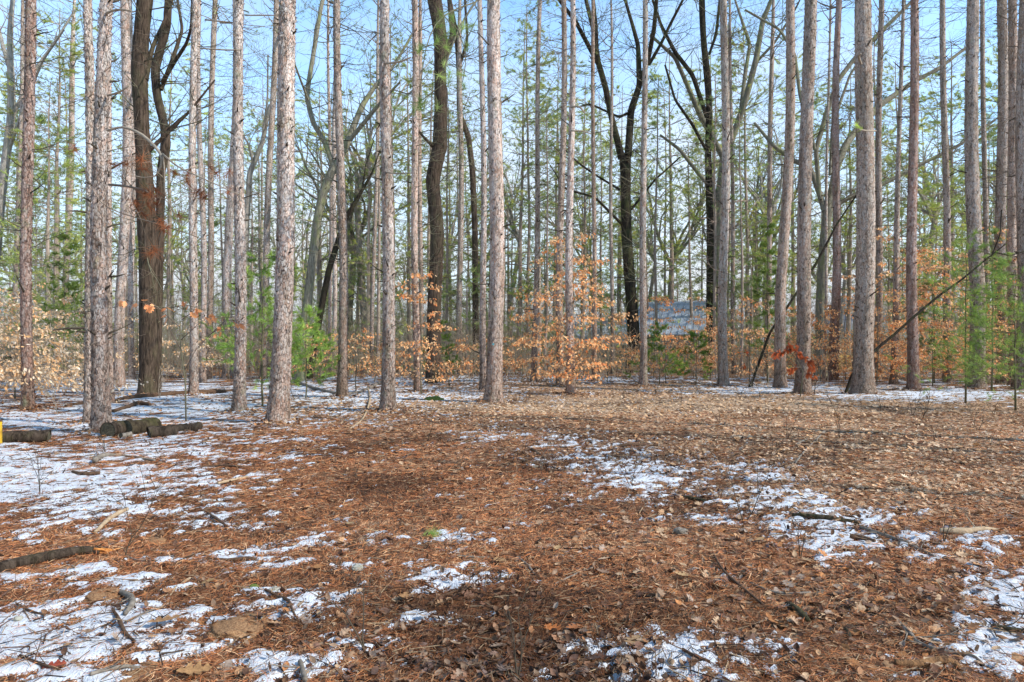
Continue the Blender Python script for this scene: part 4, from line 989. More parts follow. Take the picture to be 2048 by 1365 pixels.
# ------------------------------------------------------------------ boughs that grow from particular pines
def find(sub): return next(o for o in scn.objects if sub in str(o.get('label', '')))
def add_bough(owner, name, limbs, mat, tip_specs=None, needle_mat=None, nl=.2, nb=60, w=.004, cone=1.1, colr=((1, 1, 1),), foliage='needles'):
    M = (Matrix.Translation(owner.location) @ owner.rotation_euler.to_matrix().to_4x4()).inverted()
    first = None; allpts = []
    for L in limbs:
        g = MB(); P = [M @ Vector(at(px, py, d)) for px, py, w_, d in L]
        # soften corners
        pp = [P[0]]
        for a, b in zip(P[:-1], P[1:]): pp += [a.lerp(b, .33), a.lerp(b, .67), b]
        for _ in range(2): pp = [pp[0]] + [(pp[i - 1] + pp[i] * 2 + pp[i + 1]) / 4 for i in range(1, len(pp) - 1)] + [pp[-1]]
        r0 = [w_ / F * d / 2 for px, py, w_, d in L]; rr = np.interp(np.linspace(0, len(L) - 1, len(pp)), range(len(L)), r0)
        g.tube([tuple(v) for v in pp], rr, 6)
        allpts += pp; b2 = g.build(name, mat, owner); first = first or b2
    if tip_specs:
        T = []; SG = []
        for px, py, d, dx, dz in tip_specs:
            p = M @ Vector(at(px, py, d)); v = Vector((dx, R.gauss(0, .3), dz)).normalized(); T.append((*p, *v)); q = min(allpts, key=lambda w_: (w_ - p).length); mdl = q.lerp(p, .5) + Vector((0, 0, .06)); SG += [(*q, *mdl, .006, .005), (*mdl, *(p + v * .05), .005, .003)]
        g = MB(); g.segs(SG, 5); tw = g.build('twigs', mat, first); tw['kind'] = 'stuff'; g = MB(); tufts(g, T, nb, nl, w, 0, colr, cone, .12); g.build(foliage, needle_mat, first, smooth=False)
    return first
own = find('stout leaning pine')
D = 11.3
add_bough(own, 'branch', [[(215, 262, 5, D), (245, 252, 5, D), (285, 268, 6, D - .3), (325, 308, 6, D - .6), (322, 335, 4, D - .6), (312, 352, 4, D - .6)],
 [(325, 308, 4, D - .6), (355, 335, 3, D - .8), (395, 352, 2.5, D - 1), (450, 378, 2, D - 1), (480, 390, 1.5, D - 1)], [(312, 352, 3, D - .6), (290, 357, 2, D - .6), (270, 352, 2, D - .6)],
 [(325, 308, 3, D - .6), (330, 345, 3, D - .6), (328, 385, 2.5, D - .7), (345, 420, 2, D - .7), (360, 445, 1.5, D - .7)]], M_TWIGP,
 [(x_ + R.uniform(-8, 8), y_ + R.uniform(-6, 6), D - R.uniform(.5, 1.1), R.gauss(0, .5), R.uniform(-1, .2)) for x_, y_ in ((285, 322), (288, 335), (350, 350), (372, 365), (425, 340), (430, 350), (445, 355), (375, 352), (408, 395), (465, 385), (335, 455), (318, 450))],
 M_NEEDR, .21, 75, .0045, 1.7, ((1, 1, 1), (1.3, 1.2, 1.1), (.75, .7, .7)))
add_bough(own, 'branch', [[(218, 370, 5, D), (250, 372, 5, D - .2), (290, 380, 4, D - .5), (308, 395, 3, D - .5), (330, 398, 2, D - .6)], [(170, 350, 2, D - .2), (200, 410, 2, D - .5), (250, 430, 2, D - .6), (330, 452, 2, D - .8), (410, 480, 1.5, D - .8)],
 [(268, 375, 2, D - .3), (262, 400, 2, D - .5), (282, 440, 1.5, D - .6)]], M_TWIG,
 [(x_ + R.uniform(-9, 9), y_ + R.uniform(-8, 8), D - R.uniform(.3, .9), R.gauss(0, .5), R.uniform(-1, .1)) for x_, y_ in ((283, 395), (295, 392), (305, 402), (315, 390), (280, 412), (298, 418), (318, 410), (268, 402), (246, 330), (228, 330), (400, 392), (412, 402), (350, 440), (330, 470), (300, 430), (300, 500), (158, 300), (312, 510))],
 M_NEEDR, .21, 75, .0045, 1.7, ((1, 1, 1), (1.3, 1.2, 1.1), (.75, .7, .7)))
own = find('blue paint mark'); D = 11.5
add_bough(own, 'branch', [[(985, -40, 5, 17), (950, 5, 4, 14), (915, 60, 4, 12), (895, 120, 3, D), (880, 160, 2, D)], [(950, 5, 3, 14), (880, 30, 3, 12.5), (850, 90, 2, 12), (838, 205, 2, 12)], [(915, 60, 2, 12), (935, 110, 2, D), (925, 165, 1.5, D)], [(838, 205, 2, 12), (865, 185, 2, 12), (885, 170, 1.5, 12)]], M_TWIGG,
 [(x_ + R.uniform(-9, 9), y_ + R.uniform(-8, 8), D + R.uniform(-.2, .6), R.gauss(0, .4), R.uniform(-.4, 1)) for x_, y_ in ((890, 45), (900, 60), (885, 75), (905, 40), (880, 25), (895, 100), (895, 140), (885, 155), (900, 165), (912, 150), (925, 165), (890, 125), (838, 90), (848, 100), (835, 205), (842, 215), (828, 212), (850, 200), (880, 215), (860, 190), (800, 218), (930, 50), (945, 48), (930, 90), (868, 80))],
 M_NEED, .20, 80, .0045, 1.3, ((1., 1.1, .9), (.8, .9, .75), (1.3, 1.35, 1.2)))
own = find('right one of two') if False else find('broadest grey pine, its foot'); D = 15
add_bough(own, 'branch', [[(1752, 262, 3, 18), (1730, 262, 3, 17), (1715, 258, 2, 16.5)], [(1722, 128, 5, 20), (1716, 112, 5, 18.6), (1722, 108, 3, 18.5)]], M_TWIGP, [(1718, 255, 16.4, -.8, .3), (1712, 250, 16.4, -.8, .2)], M_NEED, .2, 50, .006, .8, ((2, 1.9, 1.2),))
for sub, L in (('white bark', [[(768, 128, 4, 15.4), (800, 125, 4, 15.1), (822, 115, 3, 15)], [(770, 345, 3, 15.4), (795, 348, 3, 15), (823, 346, 2, 14.8)]]),
               ('stout leaning pine', [[(212, 28, 5, 11.6), (232, 18, 4, 11.4), (262, 22, 3, 11.2)], [(215, 192, 4, 11.6), (240, 185, 4, 11.3), (258, 172, 3, 11.2)]]),
               ('reddish brown foot', [[(440, 46, 3, 15.5), (478, 47, 3, 15.1), (410, 40, 3, 15.2)], [(490, 31, 3, 15), (530, 31, 3, 15), (560, 31, 2, 15)], [(400, 97, 3, 15), (455, 101, 3, 15), (480, 100, 3, 15)]]),
               ('in front of the large orange beech', [[(1142, 215, 4, 20.2), (1160, 212, 4, 20), (1170, 228, 2.5, 20)], [(1142, 262, 3, 20), (1165, 262, 3, 20), (1182, 268, 2, 20)]])):
    add_bough(find(sub), 'branch', L, M_TWIGP)

# ------------------------------------------------------------------ the shed and what stands beyond the trees
def box(g, x0, x1, y0, y1, z0, z1, mat=0):
    v = [(x, y, z) for z in (z0, z1) for x, y in ((x0, y0), (x1, y0), (x1, y1), (x0, y1))]
    g.add(v, [[0, 3, 2, 1], [4, 5, 6, 7], [0, 1, 5, 4], [1, 2, 6, 5], [2, 3, 7, 6], [3, 0, 4, 7]], mat)
def shed(px, py, d, rz, Lx, Wy, eave, ridge, label, name='shed'):
    X, Y, _ = at(px, py, d); t = thing(name, (X, Y, -.02), label, 'shed'); t.rotation_euler = (0, 0, rz)
    g = MB()                                    # long side along x (front at y=0), gables at the ends
    box(g, -Lx, 0, 0, Wy, 0, eave)
    for xx in (-Lx, 0):
        s_ = 1 if xx == 0 else -1
        g.add([(xx, 0, eave), (xx, Wy, eave), (xx, Wy / 2, ridge - .08)], [[0, 1, 2]] if s_ > 0 else [[0, 2, 1]])
    n = int(Lx / .3)
    for i in range(n + 1): box(g, -Lx + i * Lx / n - .015, -Lx + i * Lx / n + .015, -.022, -.002, .05, eave - .02)
    for i in range(int(Wy / .3) + 1): box(g, .002, .022, i * .3 - .012, i * .3 + .012, .05, eave)
    g.build('wall', M_SIDING, t, smooth=False)
    oh = .35; sl = (ridge - eave) / (Wy / 2); g = MB()
    for sgn, y0 in ((1, -oh), (-1, Wy + oh)):
        ze = eave - oh * sl
        v = [(-Lx - oh, y0, ze + .05), (oh, y0, ze + .05), (oh, Wy / 2, ridge + .05), (-Lx - oh, Wy / 2, ridge + .05)]
        v += [(a, b, c - .05) for a, b, c in v]
        g.add(v, [[0, 1, 2, 3], [7, 6, 5, 4], [0, 4, 5, 1], [1, 5, 6, 2], [3, 7, 4, 0]])
        for i in range(int((Lx + 2 * oh) / .4) + 1):
            xx = -Lx - oh + i * .4
            v = [(xx - .02, y0, ze + .052), (xx + .02, y0, ze + .052), (xx + .02, y0, ze + .09), (xx - .02, y0, ze + .09)]
            v += [(a, Wy / 2, c + (ridge - ze)) for a, b, c in v]
            g.add(v, [[0, 1, 2, 3], [1, 5, 6, 2], [2, 6, 7, 3], [0, 3, 7, 4]])
    g.build('roof', M_ROOF, t, smooth=False)
    g = MB()
    for sgn, y0 in ((1, -oh), (-1, Wy + oh)):
        ze = eave - oh * sl
        v = [(oh + .003, y0, ze - .14), (oh + .003, y0, ze + .0), (oh + .003, Wy / 2, ridge), (oh + .003, Wy / 2, ridge - .14)]
        v += [(a + .03, b, c) for a, b, c in v]; g.add(v, [[0, 1, 2, 3], [4, 7, 6, 5], [0, 3, 7, 4], [1, 5, 6, 2]])
    g.build('fascia', M_FASCIA, t, smooth=False)
    g = MB(); box(g, .024, .05, Wy * .30, Wy * .66, .0, eave * .92); dr = g.build('door', M_FASCIA, t, smooth=False)
    g = MB(); box(g, -Lx * .35, -Lx * .2, -.045, -.024, 1.0, 1.55); wf = g.build('window', M_FASCIA, t, smooth=False)
    g = MB(); box(g, -Lx * .34, -Lx * .21, -.05, -.046, 1.04, 1.51); g.build('pane', M_GLASS, wf, smooth=False)
    return t
shed(1398, 742, 39.5, math.radians(-24), 3.6, 4.6, 2.35, 4.15, 'grey-walled shed with a ribbed blue metal roof beyond the black maple')
shed(1262, 742, 46.5, math.radians(-6), 3.8, 4.4, 1.7, 3.2, 'lower pale-blue-roofed shed showing through the orange beech leaves')

X, Y, _ = at(1672, 741, 39); t = thing('covered_boat', (X, Y, 0), 'ochre yellow covered mound low on the ground behind the tall grey pines', 'covered boat')
g = MB(); nU, nV = 24, 10; V = []
for i in range(nU + 1):
    u = i / nU * 2 - 1; w_ = max(0, 1 - abs(u) ** 2.6)
    for j in range(nV + 1):
        a = math.pi * j / nV; V.append((u * 1.7, math.cos(a) * .65 * w_, .12 + math.sin(a) ** .8 * .85 * w_ ** .5 * (1 + .04 * R.gauss(0, 1))))
V = np.array(V); Q = [[i * (nV + 1) + j, (i + 1) * (nV + 1) + j, (i + 1) * (nV + 1) + j + 1, i * (nV + 1) + j + 1] for i in range(nU) for j in range(nV)]
g.add(V, Q); g.build('cover', M_TAN, t)
g = MB(); box(g, -1.3, -1.15, -.6, .6, -.05, .16); box(g, 1.1, 1.25, -.6, .6, -.05, .16); g.build('support', M_BROWNWOOD, t, smooth=False)
# stacked firewood left of it and at the far left
def woodpile(px, py, d, w, h, label, seed):
    X, Y, _ = at(px, py, d); t = thing('woodpile', (X, Y, 0), label, 'woodpile'); q = random.Random(seed)
    g = MB(); z = .08
    while z < h:
        x = -w / 2 + q.uniform(0, .1)
        while x < w / 2:
            r = q.uniform(.06, .10); g.tube([(x, -.3 + q.uniform(-.04, .04), z), (x, .3, z + q.uniform(-.01, .01))], [r, r], 7); x += r * 2.05
        z += .155
    g.build('logs', M_DEADLOG, t, smooth=False); return t
woodpile(10, 740, 36, 1.9, 1.0, 'dark woodpile at the far left edge behind the bleached beech', 3)
woodpile(1620, 741, 42, 3.4, 2.0, 'stacked weathered wood behind the tall grey pines on the right', 5)
for px, d, wd_, hh, lab in ((1785, 75, 9, 5.0, 'pale far building glimpsed right of the broadest grey pine'), (905, 110, 14, 3.4, 'pale far building glimpsed right of the thick straight oak')):
    X, Y, _ = at(px, 715, d); t = thing('house', (X, Y, -.02), lab, 'house'); g = MB(); box(g, -wd_ / 2, wd_ / 2, 0, 6, 0, hh); g.build('wall', M_FARWALL, t, smooth=False)
    g = MB(); v = [(-wd_ / 2 - .3, -.4, hh - .1), (wd_ / 2 + .3, -.4, hh - .1), (wd_ / 2 + .3, 3, hh + 1.8), (-wd_ / 2 - .3, 3, hh + 1.8), (wd_ / 2 + .3, 6.4, hh - .1), (-wd_ / 2 - .3, 6.4, hh - .1)]
    g.add(v, [[0, 1, 2, 3], [3, 2, 4, 5]]); g.build('roof', M_GREYWOOD, t, smooth=False)
    for k in (-.3, .05, .32):
        g = MB(); box(g, k * wd_ - .5, k * wd_ + .5, -.05, -.01, 1.1, 2.3); g.build('window', M_GLASS, t, smooth=False)

# far wood and brush that reads as one mass
def haze_wood(name, n, d0, d1, h0, h1, mat, label, cat, spread=.78, r0=.02):
    S = []
    for _ in range(n):
        d = R.uniform(d0, d1); x = R.uniform(-1, 1) * d * spread; z = g1(x, d) - .05; h = R.uniform(h0, h1) * (.5 + .5 * vnoise(x * .12, d * .1, 7))
        grow(S, (x, d, z), (R.gauss(0, .12), R.gauss(0, .1), 1), h, r0, 0, 2, .14, .02, .85, .006 * d / 45, None, max(.3, h / 7), .7, .6)
    g = MB(); g.segs(S, 3); o = g.build(name, mat); tag(o, label, cat, kind='stuff'); return o
M_FARTREE = simple('hazy_far_twigs', (.42, .38, .36), (.30, .27, .25), .3, bump=0)  # haze of the far treeline painted in as a lighter twig colour
M_BRUSH = simple('brush_twigs', (.48, .37, .26), (.32, .24, .16), .5, bump=0)
M_BRUSHG = simple('greenish_brush_twigs', (.36, .36, .20), (.48, .42, .30), .5, bump=0)
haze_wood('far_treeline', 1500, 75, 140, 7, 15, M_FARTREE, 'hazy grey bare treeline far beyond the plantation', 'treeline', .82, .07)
haze_wood('undergrowth', 3200, 29, 56, .5, 3.2, M_BRUSH, 'tangled brown bare undergrowth behind the pines', 'undergrowth', .8, .012)
haze_wood('brushwood', 1300, 34, 56, 1.2, 5.0, M_BRUSHG, 'greenish grey brush rising behind the brown undergrowth', 'undergrowth', .8, .012)
# litter of withered leaves and evergreen bits held in that brush
g = MB(); n = 16000; y = NR.uniform(28, 58, n); x = (NR.random(n) * 2 - 1) * .8 * y; cl = vnoise(x * .35, y * .35, 77)
z = gh(x, y) + NR.random(n) ** 1.6 * 3.0 * np.clip(cl, .2, 1); P_ = np.stack([x, y, z, NR.normal(size=n), NR.normal(size=n), np.zeros(n)], 1)
keep = (cl > .42) & ((np.abs(x / y * F + CX - 400) < 420) | (x / y * F + CX > 1450) | (NR.random(n) < .35))
leafy(g, None, P_[keep], 0, .11, .6, [(.55, .6, .8), (.75, .75, .8), (.45, .4, .4), (.9, .8, .7)]); o = g.build('brush_leaves', M_LEAFO, smooth=False); tag(o, 'dull tan withered leaves clinging in the undergrowth', 'dead leaves', kind='stuff')
g = MB(); T = []
for _ in range(2200):
    d = R.uniform(33, 60); x = R.uniform(-.8, .8) * d
    if vnoise(x * .25, d * .2, 99) < .5: continue
    T.append((x, d, R.random() ** 1.3 * 2.6 + .15, R.gauss(0, 1), R.gauss(0, 1), .5))
T = np.array(T); T[:, 3:] /= np.linalg.norm(T[:, 3:], axis=1)[:, None]
tufts(g, T, 22, .32, .014, 0, NCOL, 1.0, .15); o = g.build('evergreen_brush', M_NEEDC, smooth=False); tag(o, 'low evergreen scrub mixed into the brush behind the pines', 'scrub', kind='stuff')
g = MB(); n = 260; S = []
for _ in range(150):
    d = R.uniform(22, 36); x = R.uniform(-.78, .78) * d
    grow(S, (x, d, g1(x, d) - .02), (R.gauss(0, .3), R.gauss(0, .3), 1), R.uniform(.4, 1.7), .007, 0, 2, .16, .02, .7, .0028, None, .18, .8, .6)
g.segs(S, 3); o = g.build('bare_brush', M_TWIGP); tag(o, 'thin pale bare shoots standing between the pine feet', 'undergrowth', kind='stuff')

# ------------------------------------------------------------------ cut logs
def log_obj(name, px, py, d, r, L, yaw, label, cat='log', bark=M_DEADLOG, cut=M_CUT, group=None, sides=20, tilt=0.0):
    X, Y, _ = at(px, py, d); t = thing(name, (X, Y, g1(X, Y)), label, cat, group)
    D_ = Vector((math.sin(yaw), math.cos(yaw), tilt)); n = 9; P_ = [tuple(D_ * (L * i / n) + Vector((0, 0, r * .78)) + Vector((R.gauss(0, .006), 0, R.gauss(0, .006)))) for i in range(n + 1)]
    g = MB(); g.tube(P_, [r * (1.03 if i in (0, n) else 1 + R.gauss(0, .02)) for i in range(n + 1)], sides, 0, .035, cap=False); g.build('bark', bark, t)
    for e, sg in ((0, -1), (n, 1)):
        c = Vector(P_[e]) + D_ * sg * -.012; U = Vector((D_.y, -D_.x, 0)).normalized(); W = U.cross(D_).normalized(); V = [tuple(c)]; rings = 5
        for k in range(1, rings + 1):
            for j in range(sides):
                a = 2 * math.pi * j / sides; V.append(tuple(c + (U * math.cos(a) + W * math.sin(a)) * r * .985 * k / rings + D_ * R.gauss(0, .003)))
        f3 = [[0, 1 + j, 1 + (j + 1) % sides] for j in range(sides)]
        f4 = [[1 + (k - 1) * sides + j, 1 + k * sides + j, 1 + k * sides + (j + 1) % sides, 1 + (k - 1) * sides + (j + 1) % sides] for k in range(1, rings) for j in range(sides)]
        g = MB(); n0 = g.n; g.add(V, f3); g.f.append((np.array(f4), 0)); g.build('cut_end', cut, t)
    return t
log_obj('cut_log', 214, 872, 11.2, .132, .55, .12, 'round cut log with its dark sawn end facing out, against the stout pine foot')
log_obj('cut_log', 252, 868, 11.45, .132, .6, .38, 'mossy cut log second from the stout pine foot', bark=furrowed('mossy_log_bark', (.09, .07, .045), (.03, .022, .015), (.10, .11, .03), .5))
log_obj('cut_log', 296, 872, 11.2, .10, .42, .95, 'dark cut log lying askew, third from the stout pine foot')
log_obj('cut_log', 345, 864, 11.9, .075, .4, 1.2, 'small dark cut log behind the askew one')
log_obj('rotten_stump', 372, 862, 12.0, .075, .28, .4, 'small rotten black stub at the right end of the row of cut logs', 'stump')
log_obj('cut_log', 5, 884, 10.5, .10, .62, 1.25, 'half-buried dark mossy log at the left edge behind the yellow post', bark=M_DEADLOG)
log_obj('split_chunk', 240, 880, 11.1, .045, .22, .3, 'small split piece of wood wedged between the two round logs', 'wood piece', bark=M_GREYWOOD, sides=6)
# yellow post at the left edge
X, Y, _ = at(-4, 890, 10.3); t = thing('yellow_post', (X, Y, 0), 'yellow painted post cut by the left edge beside the mossy log', 'post')
g = MB(); g.tube([(0, 0, -.05), (0, 0, .02), (0, 0, .33), (0, 0, .345)], [.055, .052, .052, .046], 14); g.build('post', M_YELLOW, t)
g = MB(); g.tube([(0, 0, .345), (0, 0, .362), (0, 0, .37)], [.056, .054, .03], 14); g.build('cap', M_BROWNWOOD, t)

# ------------------------------------------------------------------ fallen sticks, traced one by one
def stick(pl, label, mat, name='fallen_stick', cat='stick', group='sticks lying on the forest floor', twigs=2, lift=.012, sides=8, fork=None):
    P_ = []
    for px, py, w_ in pl:
        d = depth(py); X, Y, _ = at(px, py, d); P_.append((Vector((X, Y, gf1(X, Y) + lift * .3)), w_ / F * d / 2))
    base = P_[0][0].copy(); t = thing(name, base, label, cat, group)
    Q = [p - base for p, r in P_]; rr = [r for p, r in P_]; pp = [Q[0]]
    for a, b in zip(Q[:-1], Q[1:]): pp += [a.lerp(b, .33), a.lerp(b, .67), b]
    for _ in range(2): pp = [pp[0]] + [(pp[i - 1] + pp[i] * 2 + pp[i + 1]) / 4 for i in range(1, len(pp) - 1)] + [pp[-1]]
    r2 = np.interp(np.linspace(0, len(Q) - 1, len(pp)), range(len(Q)), rr)
    # subdivide for a lumpy outline
    tt = np.linspace(0, len(pp) - 1, len(pp) * 5); A = np.array([tuple(v) for v in pp]); A = np.stack([np.interp(tt, range(len(pp)), A[:, i]) for i in range(3)], 1)
    r3 = np.interp(tt, range(len(pp)), r2) * (1 + .06 * np.convolve(NR.normal(0, 1, len(tt) + 4), np.ones(5) / 5, 'valid')); gz_ = gfull(A[:, 0] + base.x, A[:, 1] + base.y) - base.z; A[:, 2] = np.maximum(A[:, 2], np.convolve(np.pad(gz_, 3, 'edge'), np.ones(7) / 7, 'valid')) + r3 * .6
    g = MB(); g.tube(A, r3, sides, 0, .025)
    S = []
    for _ in range(twigs):
        q = R.randrange(2, len(A) - 1); v = Vector((R.gauss(0, 1), R.gauss(0, 1), .25)).normalized(); grow(S, tuple(A[q]), tuple(v), R.uniform(.1, .35), r3[q] * .45, 0, 1, .15, 0, .5, .0015, None, .07)
    g.segs(S, 4); g.build('stick', mat, t)
    return t, A, r3
t, A, r3 = stick([(-30, 1150, 26), (40, 1128, 24), (100, 1117, 22), (160, 1104, 18), (200, 1099, 15)], 'thick dark fallen branch with an orange broken end at the left edge', M_DEADLOG, 'fallen_branch', 'fallen branch', None, 0, .02, 12)
g = MB(); e = Vector(A[-1]); dv = (Vector(A[-1]) - Vector(A[-4])).normalized()
for k in range(9):
    o_ = Vector((0, R.gauss(0, .6) * r3[-1], R.gauss(0, .6) * r3[-1])); L_ = R.uniform(.03, .13); g.tube([tuple(e + o_ - dv * .03), tuple(e + o_ + dv * L_ * .6), tuple(e + o_ + dv * L_ + Vector((0, 0, R.gauss(0, .01))))], [r3[-1] * .5, r3[-1] * .35, .003], 5, 0, .1)
g.build('broken_end', M_FRESH, t)
ST = [
 ([(226, 809, 5), (250, 803, 9), (330, 796, 10), (380, 792, 7), (450, 786, 8), (495, 780, 4)], 'long thin fallen trunk lying in the snow behind the big dark oak', M_BROWNWOOD, 3),
 ([(222, 826, 6), (262, 818, 8), (275, 812, 11), (300, 815, 7)], 'short crooked fallen branch behind the cut logs', M_BROWNWOOD, 2),
 ([(130, 815, 4), (165, 812, 8), (205, 808, 7)], 'brown fallen limb in the snow left of the stout leaning pine', M_BROWNWOOD, 1),
 ([(190, 1062, 7), (220, 1040, 9), (254, 1022, 8)], 'pale straight stick lying aslant above the thick broken branch', M_DRYWOOD, 0),
 ([(436, 971, 5), (465, 962, 6), (494, 952, 5)], 'short pale stick on the needles below the broad bright pine', M_DRYWOOD, 0),
 ([(242, 1186, 10), (258, 1194, 13), (268, 1212, 13), (250, 1234, 9)], 'thick curved grey branch stub standing out of the lower left snow', M_GREYWOOD, 1),
 ([(225, 1225, 5), (240, 1248, 8), (248, 1275, 8), (270, 1290, 5)], 'crooked dark stick below the curved grey stub', M_BROWNWOOD, 3),
 ([(250, 1250, 4), (290, 1232, 4), (345, 1200, 3)], 'thin grey twig slanting over the lower left snow', M_GREYWOOD, 1),
 ([(90, 1235, 4), (60, 1228, 5), (20, 1200, 3), (-10, 1196, 3)], 'thin dark twig at the lower left edge', M_BROWNWOOD, 2),
 ([(180, 1362, 8), (230, 1345, 9), (305, 1332, 5)], 'brown stick along the bottom edge on the left', M_GREYWOOD, 1),
 ([(40, 1318, 5), (75, 1338, 6), (120, 1352, 4)], 'dark crooked stick in the bottom left snow', M_BROWNWOOD, 2),
 ([(530, 1183, 5), (560, 1190, 6), (580, 1205, 6), (584, 1228, 4), (600, 1240, 3)], 'brown stick curling down beside the two small stones', M_BROWNWOOD, 1),
 ([(508, 1232, 3), (522, 1242, 5), (530, 1258, 4)], 'small hooked dark twig below the sandy mound', M_BROWNWOOD, 1),
 ([(416, 1118, 4), (455, 1118, 6), (495, 1117, 10), (512, 1117, 8)], 'dark stubby stick in the snow left of centre', M_BROWNWOOD, 0),
 ([(250, 1100, 3), (275, 1118, 5), (292, 1116, 3)], 'short bent twig right of the broken orange branch end', M_GREYWOOD, 1),
 ([(340, 1188, 3), (365, 1160, 4), (390, 1146, 3), (330, 1190, 2)], 'thin tan twig left of the sandy mound', M_DRYWOOD, 0),
 ([(415, 1022, 4), (430, 1035, 7), (455, 1046, 4)], 'forked dark twig in the middle left', M_BROWNWOOD, 2),
 ([(190, 925, 12), (202, 915, 10), (240, 912, 4), (310, 920, 5)], 'knobbly grey branch in the snow in front of the cut logs', M_GREYWOOD, 3),
 ([(145, 945, 5), (170, 950, 7), (200, 948, 8)], 'short dark limb chunk lying in the left snow', M_BROWNWOOD, 1),
 ([(375, 937, 3), (440, 930, 4), (500, 935, 4)], 'long thin stick across the needles below the cut logs', M_BROWNWOOD, 1),
 ([(730, 890, 5), (755, 887, 7), (778, 885, 5)], 'short black stick on the needle carpet below the white-barked pine', M_BROWNWOOD, 0),
 ([(808, 850, 3), (850, 852, 4), (915, 845, 3)], 'thin dark twig on the bright needles before the blue-marked pine', M_BROWNWOOD, 2),
 ([(700, 858, 3), (728, 838, 4), (742, 800, 4), (735, 775, 3)], 'bleached bent stick leaning up beside the white-barked pine', M_DRYWOOD, 0),
 ([(590, 765, 6), (660, 790, 6), (720, 790, 5), (760, 765, 6)], 'fallen bare bough lying between the lone brown and white-barked pines', M_GREYWOOD, 5),
 ([(860, 1212, 8), (885, 1190, 5), (930, 1186, 7), (945, 1184, 5)], 'dark forked stick in the small central snow patch', M_BROWNWOOD, 3),
 ([(915, 1115, 4), (940, 1116, 5), (978, 1112, 3)], 'short grey stick beside the snow left of the bottom centre', M_GREYWOOD, 0),
 ([(1035, 1112, 4), (1060, 1130, 5), (1068, 1150, 4), (1085, 1158, 2)], 'thin hooked grey twig right of the centre', M_GREYWOOD, 0),
 ([(1110, 1165, 3), (1145, 1150, 4), (1190, 1132, 3)], 'thin straight grey twig right of the hooked one', M_GREYWOOD, 0),
 ([(1425, 1108, 4), (1445, 1150, 5), (1490, 1185, 6), (1535, 1215, 4)], 'long brown stick running down to the right at lower right', M_BROWNWOOD, 4),
 ([(1500, 1168, 4), (1540, 1185, 6), (1580, 1190, 7), (1622, 1190, 5)], 'grey curved stick right of the long brown one', M_GREYWOOD, 2),
 ([(1575, 1213, 14), (1595, 1228, 17), (1617, 1245, 11)], 'chunky black piece of bark at lower right', M_DEADLOG, 0),
 ([(1465, 1200, 3), (1440, 1195, 4), (1415, 1190, 3)], 'tiny dark twig left of the black bark piece', M_BROWNWOOD, 0),
 ([(1585, 1035, 7), (1640, 1045, 12), (1718, 1050, 9)], 'thick dark stick lying on the right-hand snow band', M_DEADLOG, 1),
 ([(1720, 1062, 6), (1780, 1080, 7), (1840, 1100, 6), (1868, 1125, 4)], 'long grey limb bending down from the dark stick on the snow band', M_GREYWOOD, 4),
 ([(1700, 1080, 10), (1720, 1083, 12), (1750, 1092, 6)], 'brown wood chunk under the long grey limb', M_BROWNWOOD, 0),
 ([(1790, 1335, 16), (1840, 1340, 20), (1900, 1336, 17), (1925, 1348, 10)], 'thick peeled brown log piece at the bottom right', M_PEEL, 0),
 ([(1800, 1250, 8), (1830, 1285, 10), (1860, 1305, 9), (1930, 1315, 7), (1980, 1340, 5), (2010, 1365, 4)], 'mossy branch curving above the peeled log piece', M_GREYWOOD, 4),
 ([(1690, 1255, 8), (1698, 1272, 11), (1702, 1290, 7)], 'short upright dark stick left of the mossy curved branch', M_DEADLOG, 0),
 ([(1985, 1260, 8), (2020, 1268, 10), (2060, 1272, 8)], 'dark stick on the snow at the right edge', M_DEADLOG, 1),
 ([(1880, 1070, 12), (1920, 1074, 16), (2000, 1068, 5)], 'flat split tan wood on the snow at the right', M_DRYWOOD, 1),
 ([(1365, 1305, 6), (1390, 1320, 8), (1420, 1328, 5)], 'small dark stick at the lower snow patch', M_BROWNWOOD, 3),
 ([(1365, 995, 6), (1395, 1003, 9), (1412, 1006, 6)], 'dark stick in the churned leaves of the central snow patch', M_DEADLOG, 1),
 ([(1230, 893, 5), (1255, 893, 8), (1290, 890, 5)], 'short brown stick at the back of the central snow patch', M_BROWNWOOD, 1),
 ([(1045, 905, 4), (1062, 895, 6), (1090, 915, 5)], 'dark bent stick at the left tip of the central snow patch', M_BROWNWOOD, 2),
 ([(1585, 940, 3), (1610, 905, 4), (1650, 865, 3)], 'thin bare branch slanting up right over the dry leaves', M_GREYWOOD, 3),
 ([(600, 1330, 9), (606, 1350, 11), (610, 1370, 11)], 'broken grey twig standing in the bottom snow patch', M_GREYWOOD, 2),
 ([(1210, 1158, 5), (1260, 1155, 4), (1310, 1157, 3)], 'thin dark straight twig at centre right', M_BROWNWOOD, 0),
]
for pl, lab, mt, tw_ in ST: stick(pl, lab, mt, twigs=tw_)

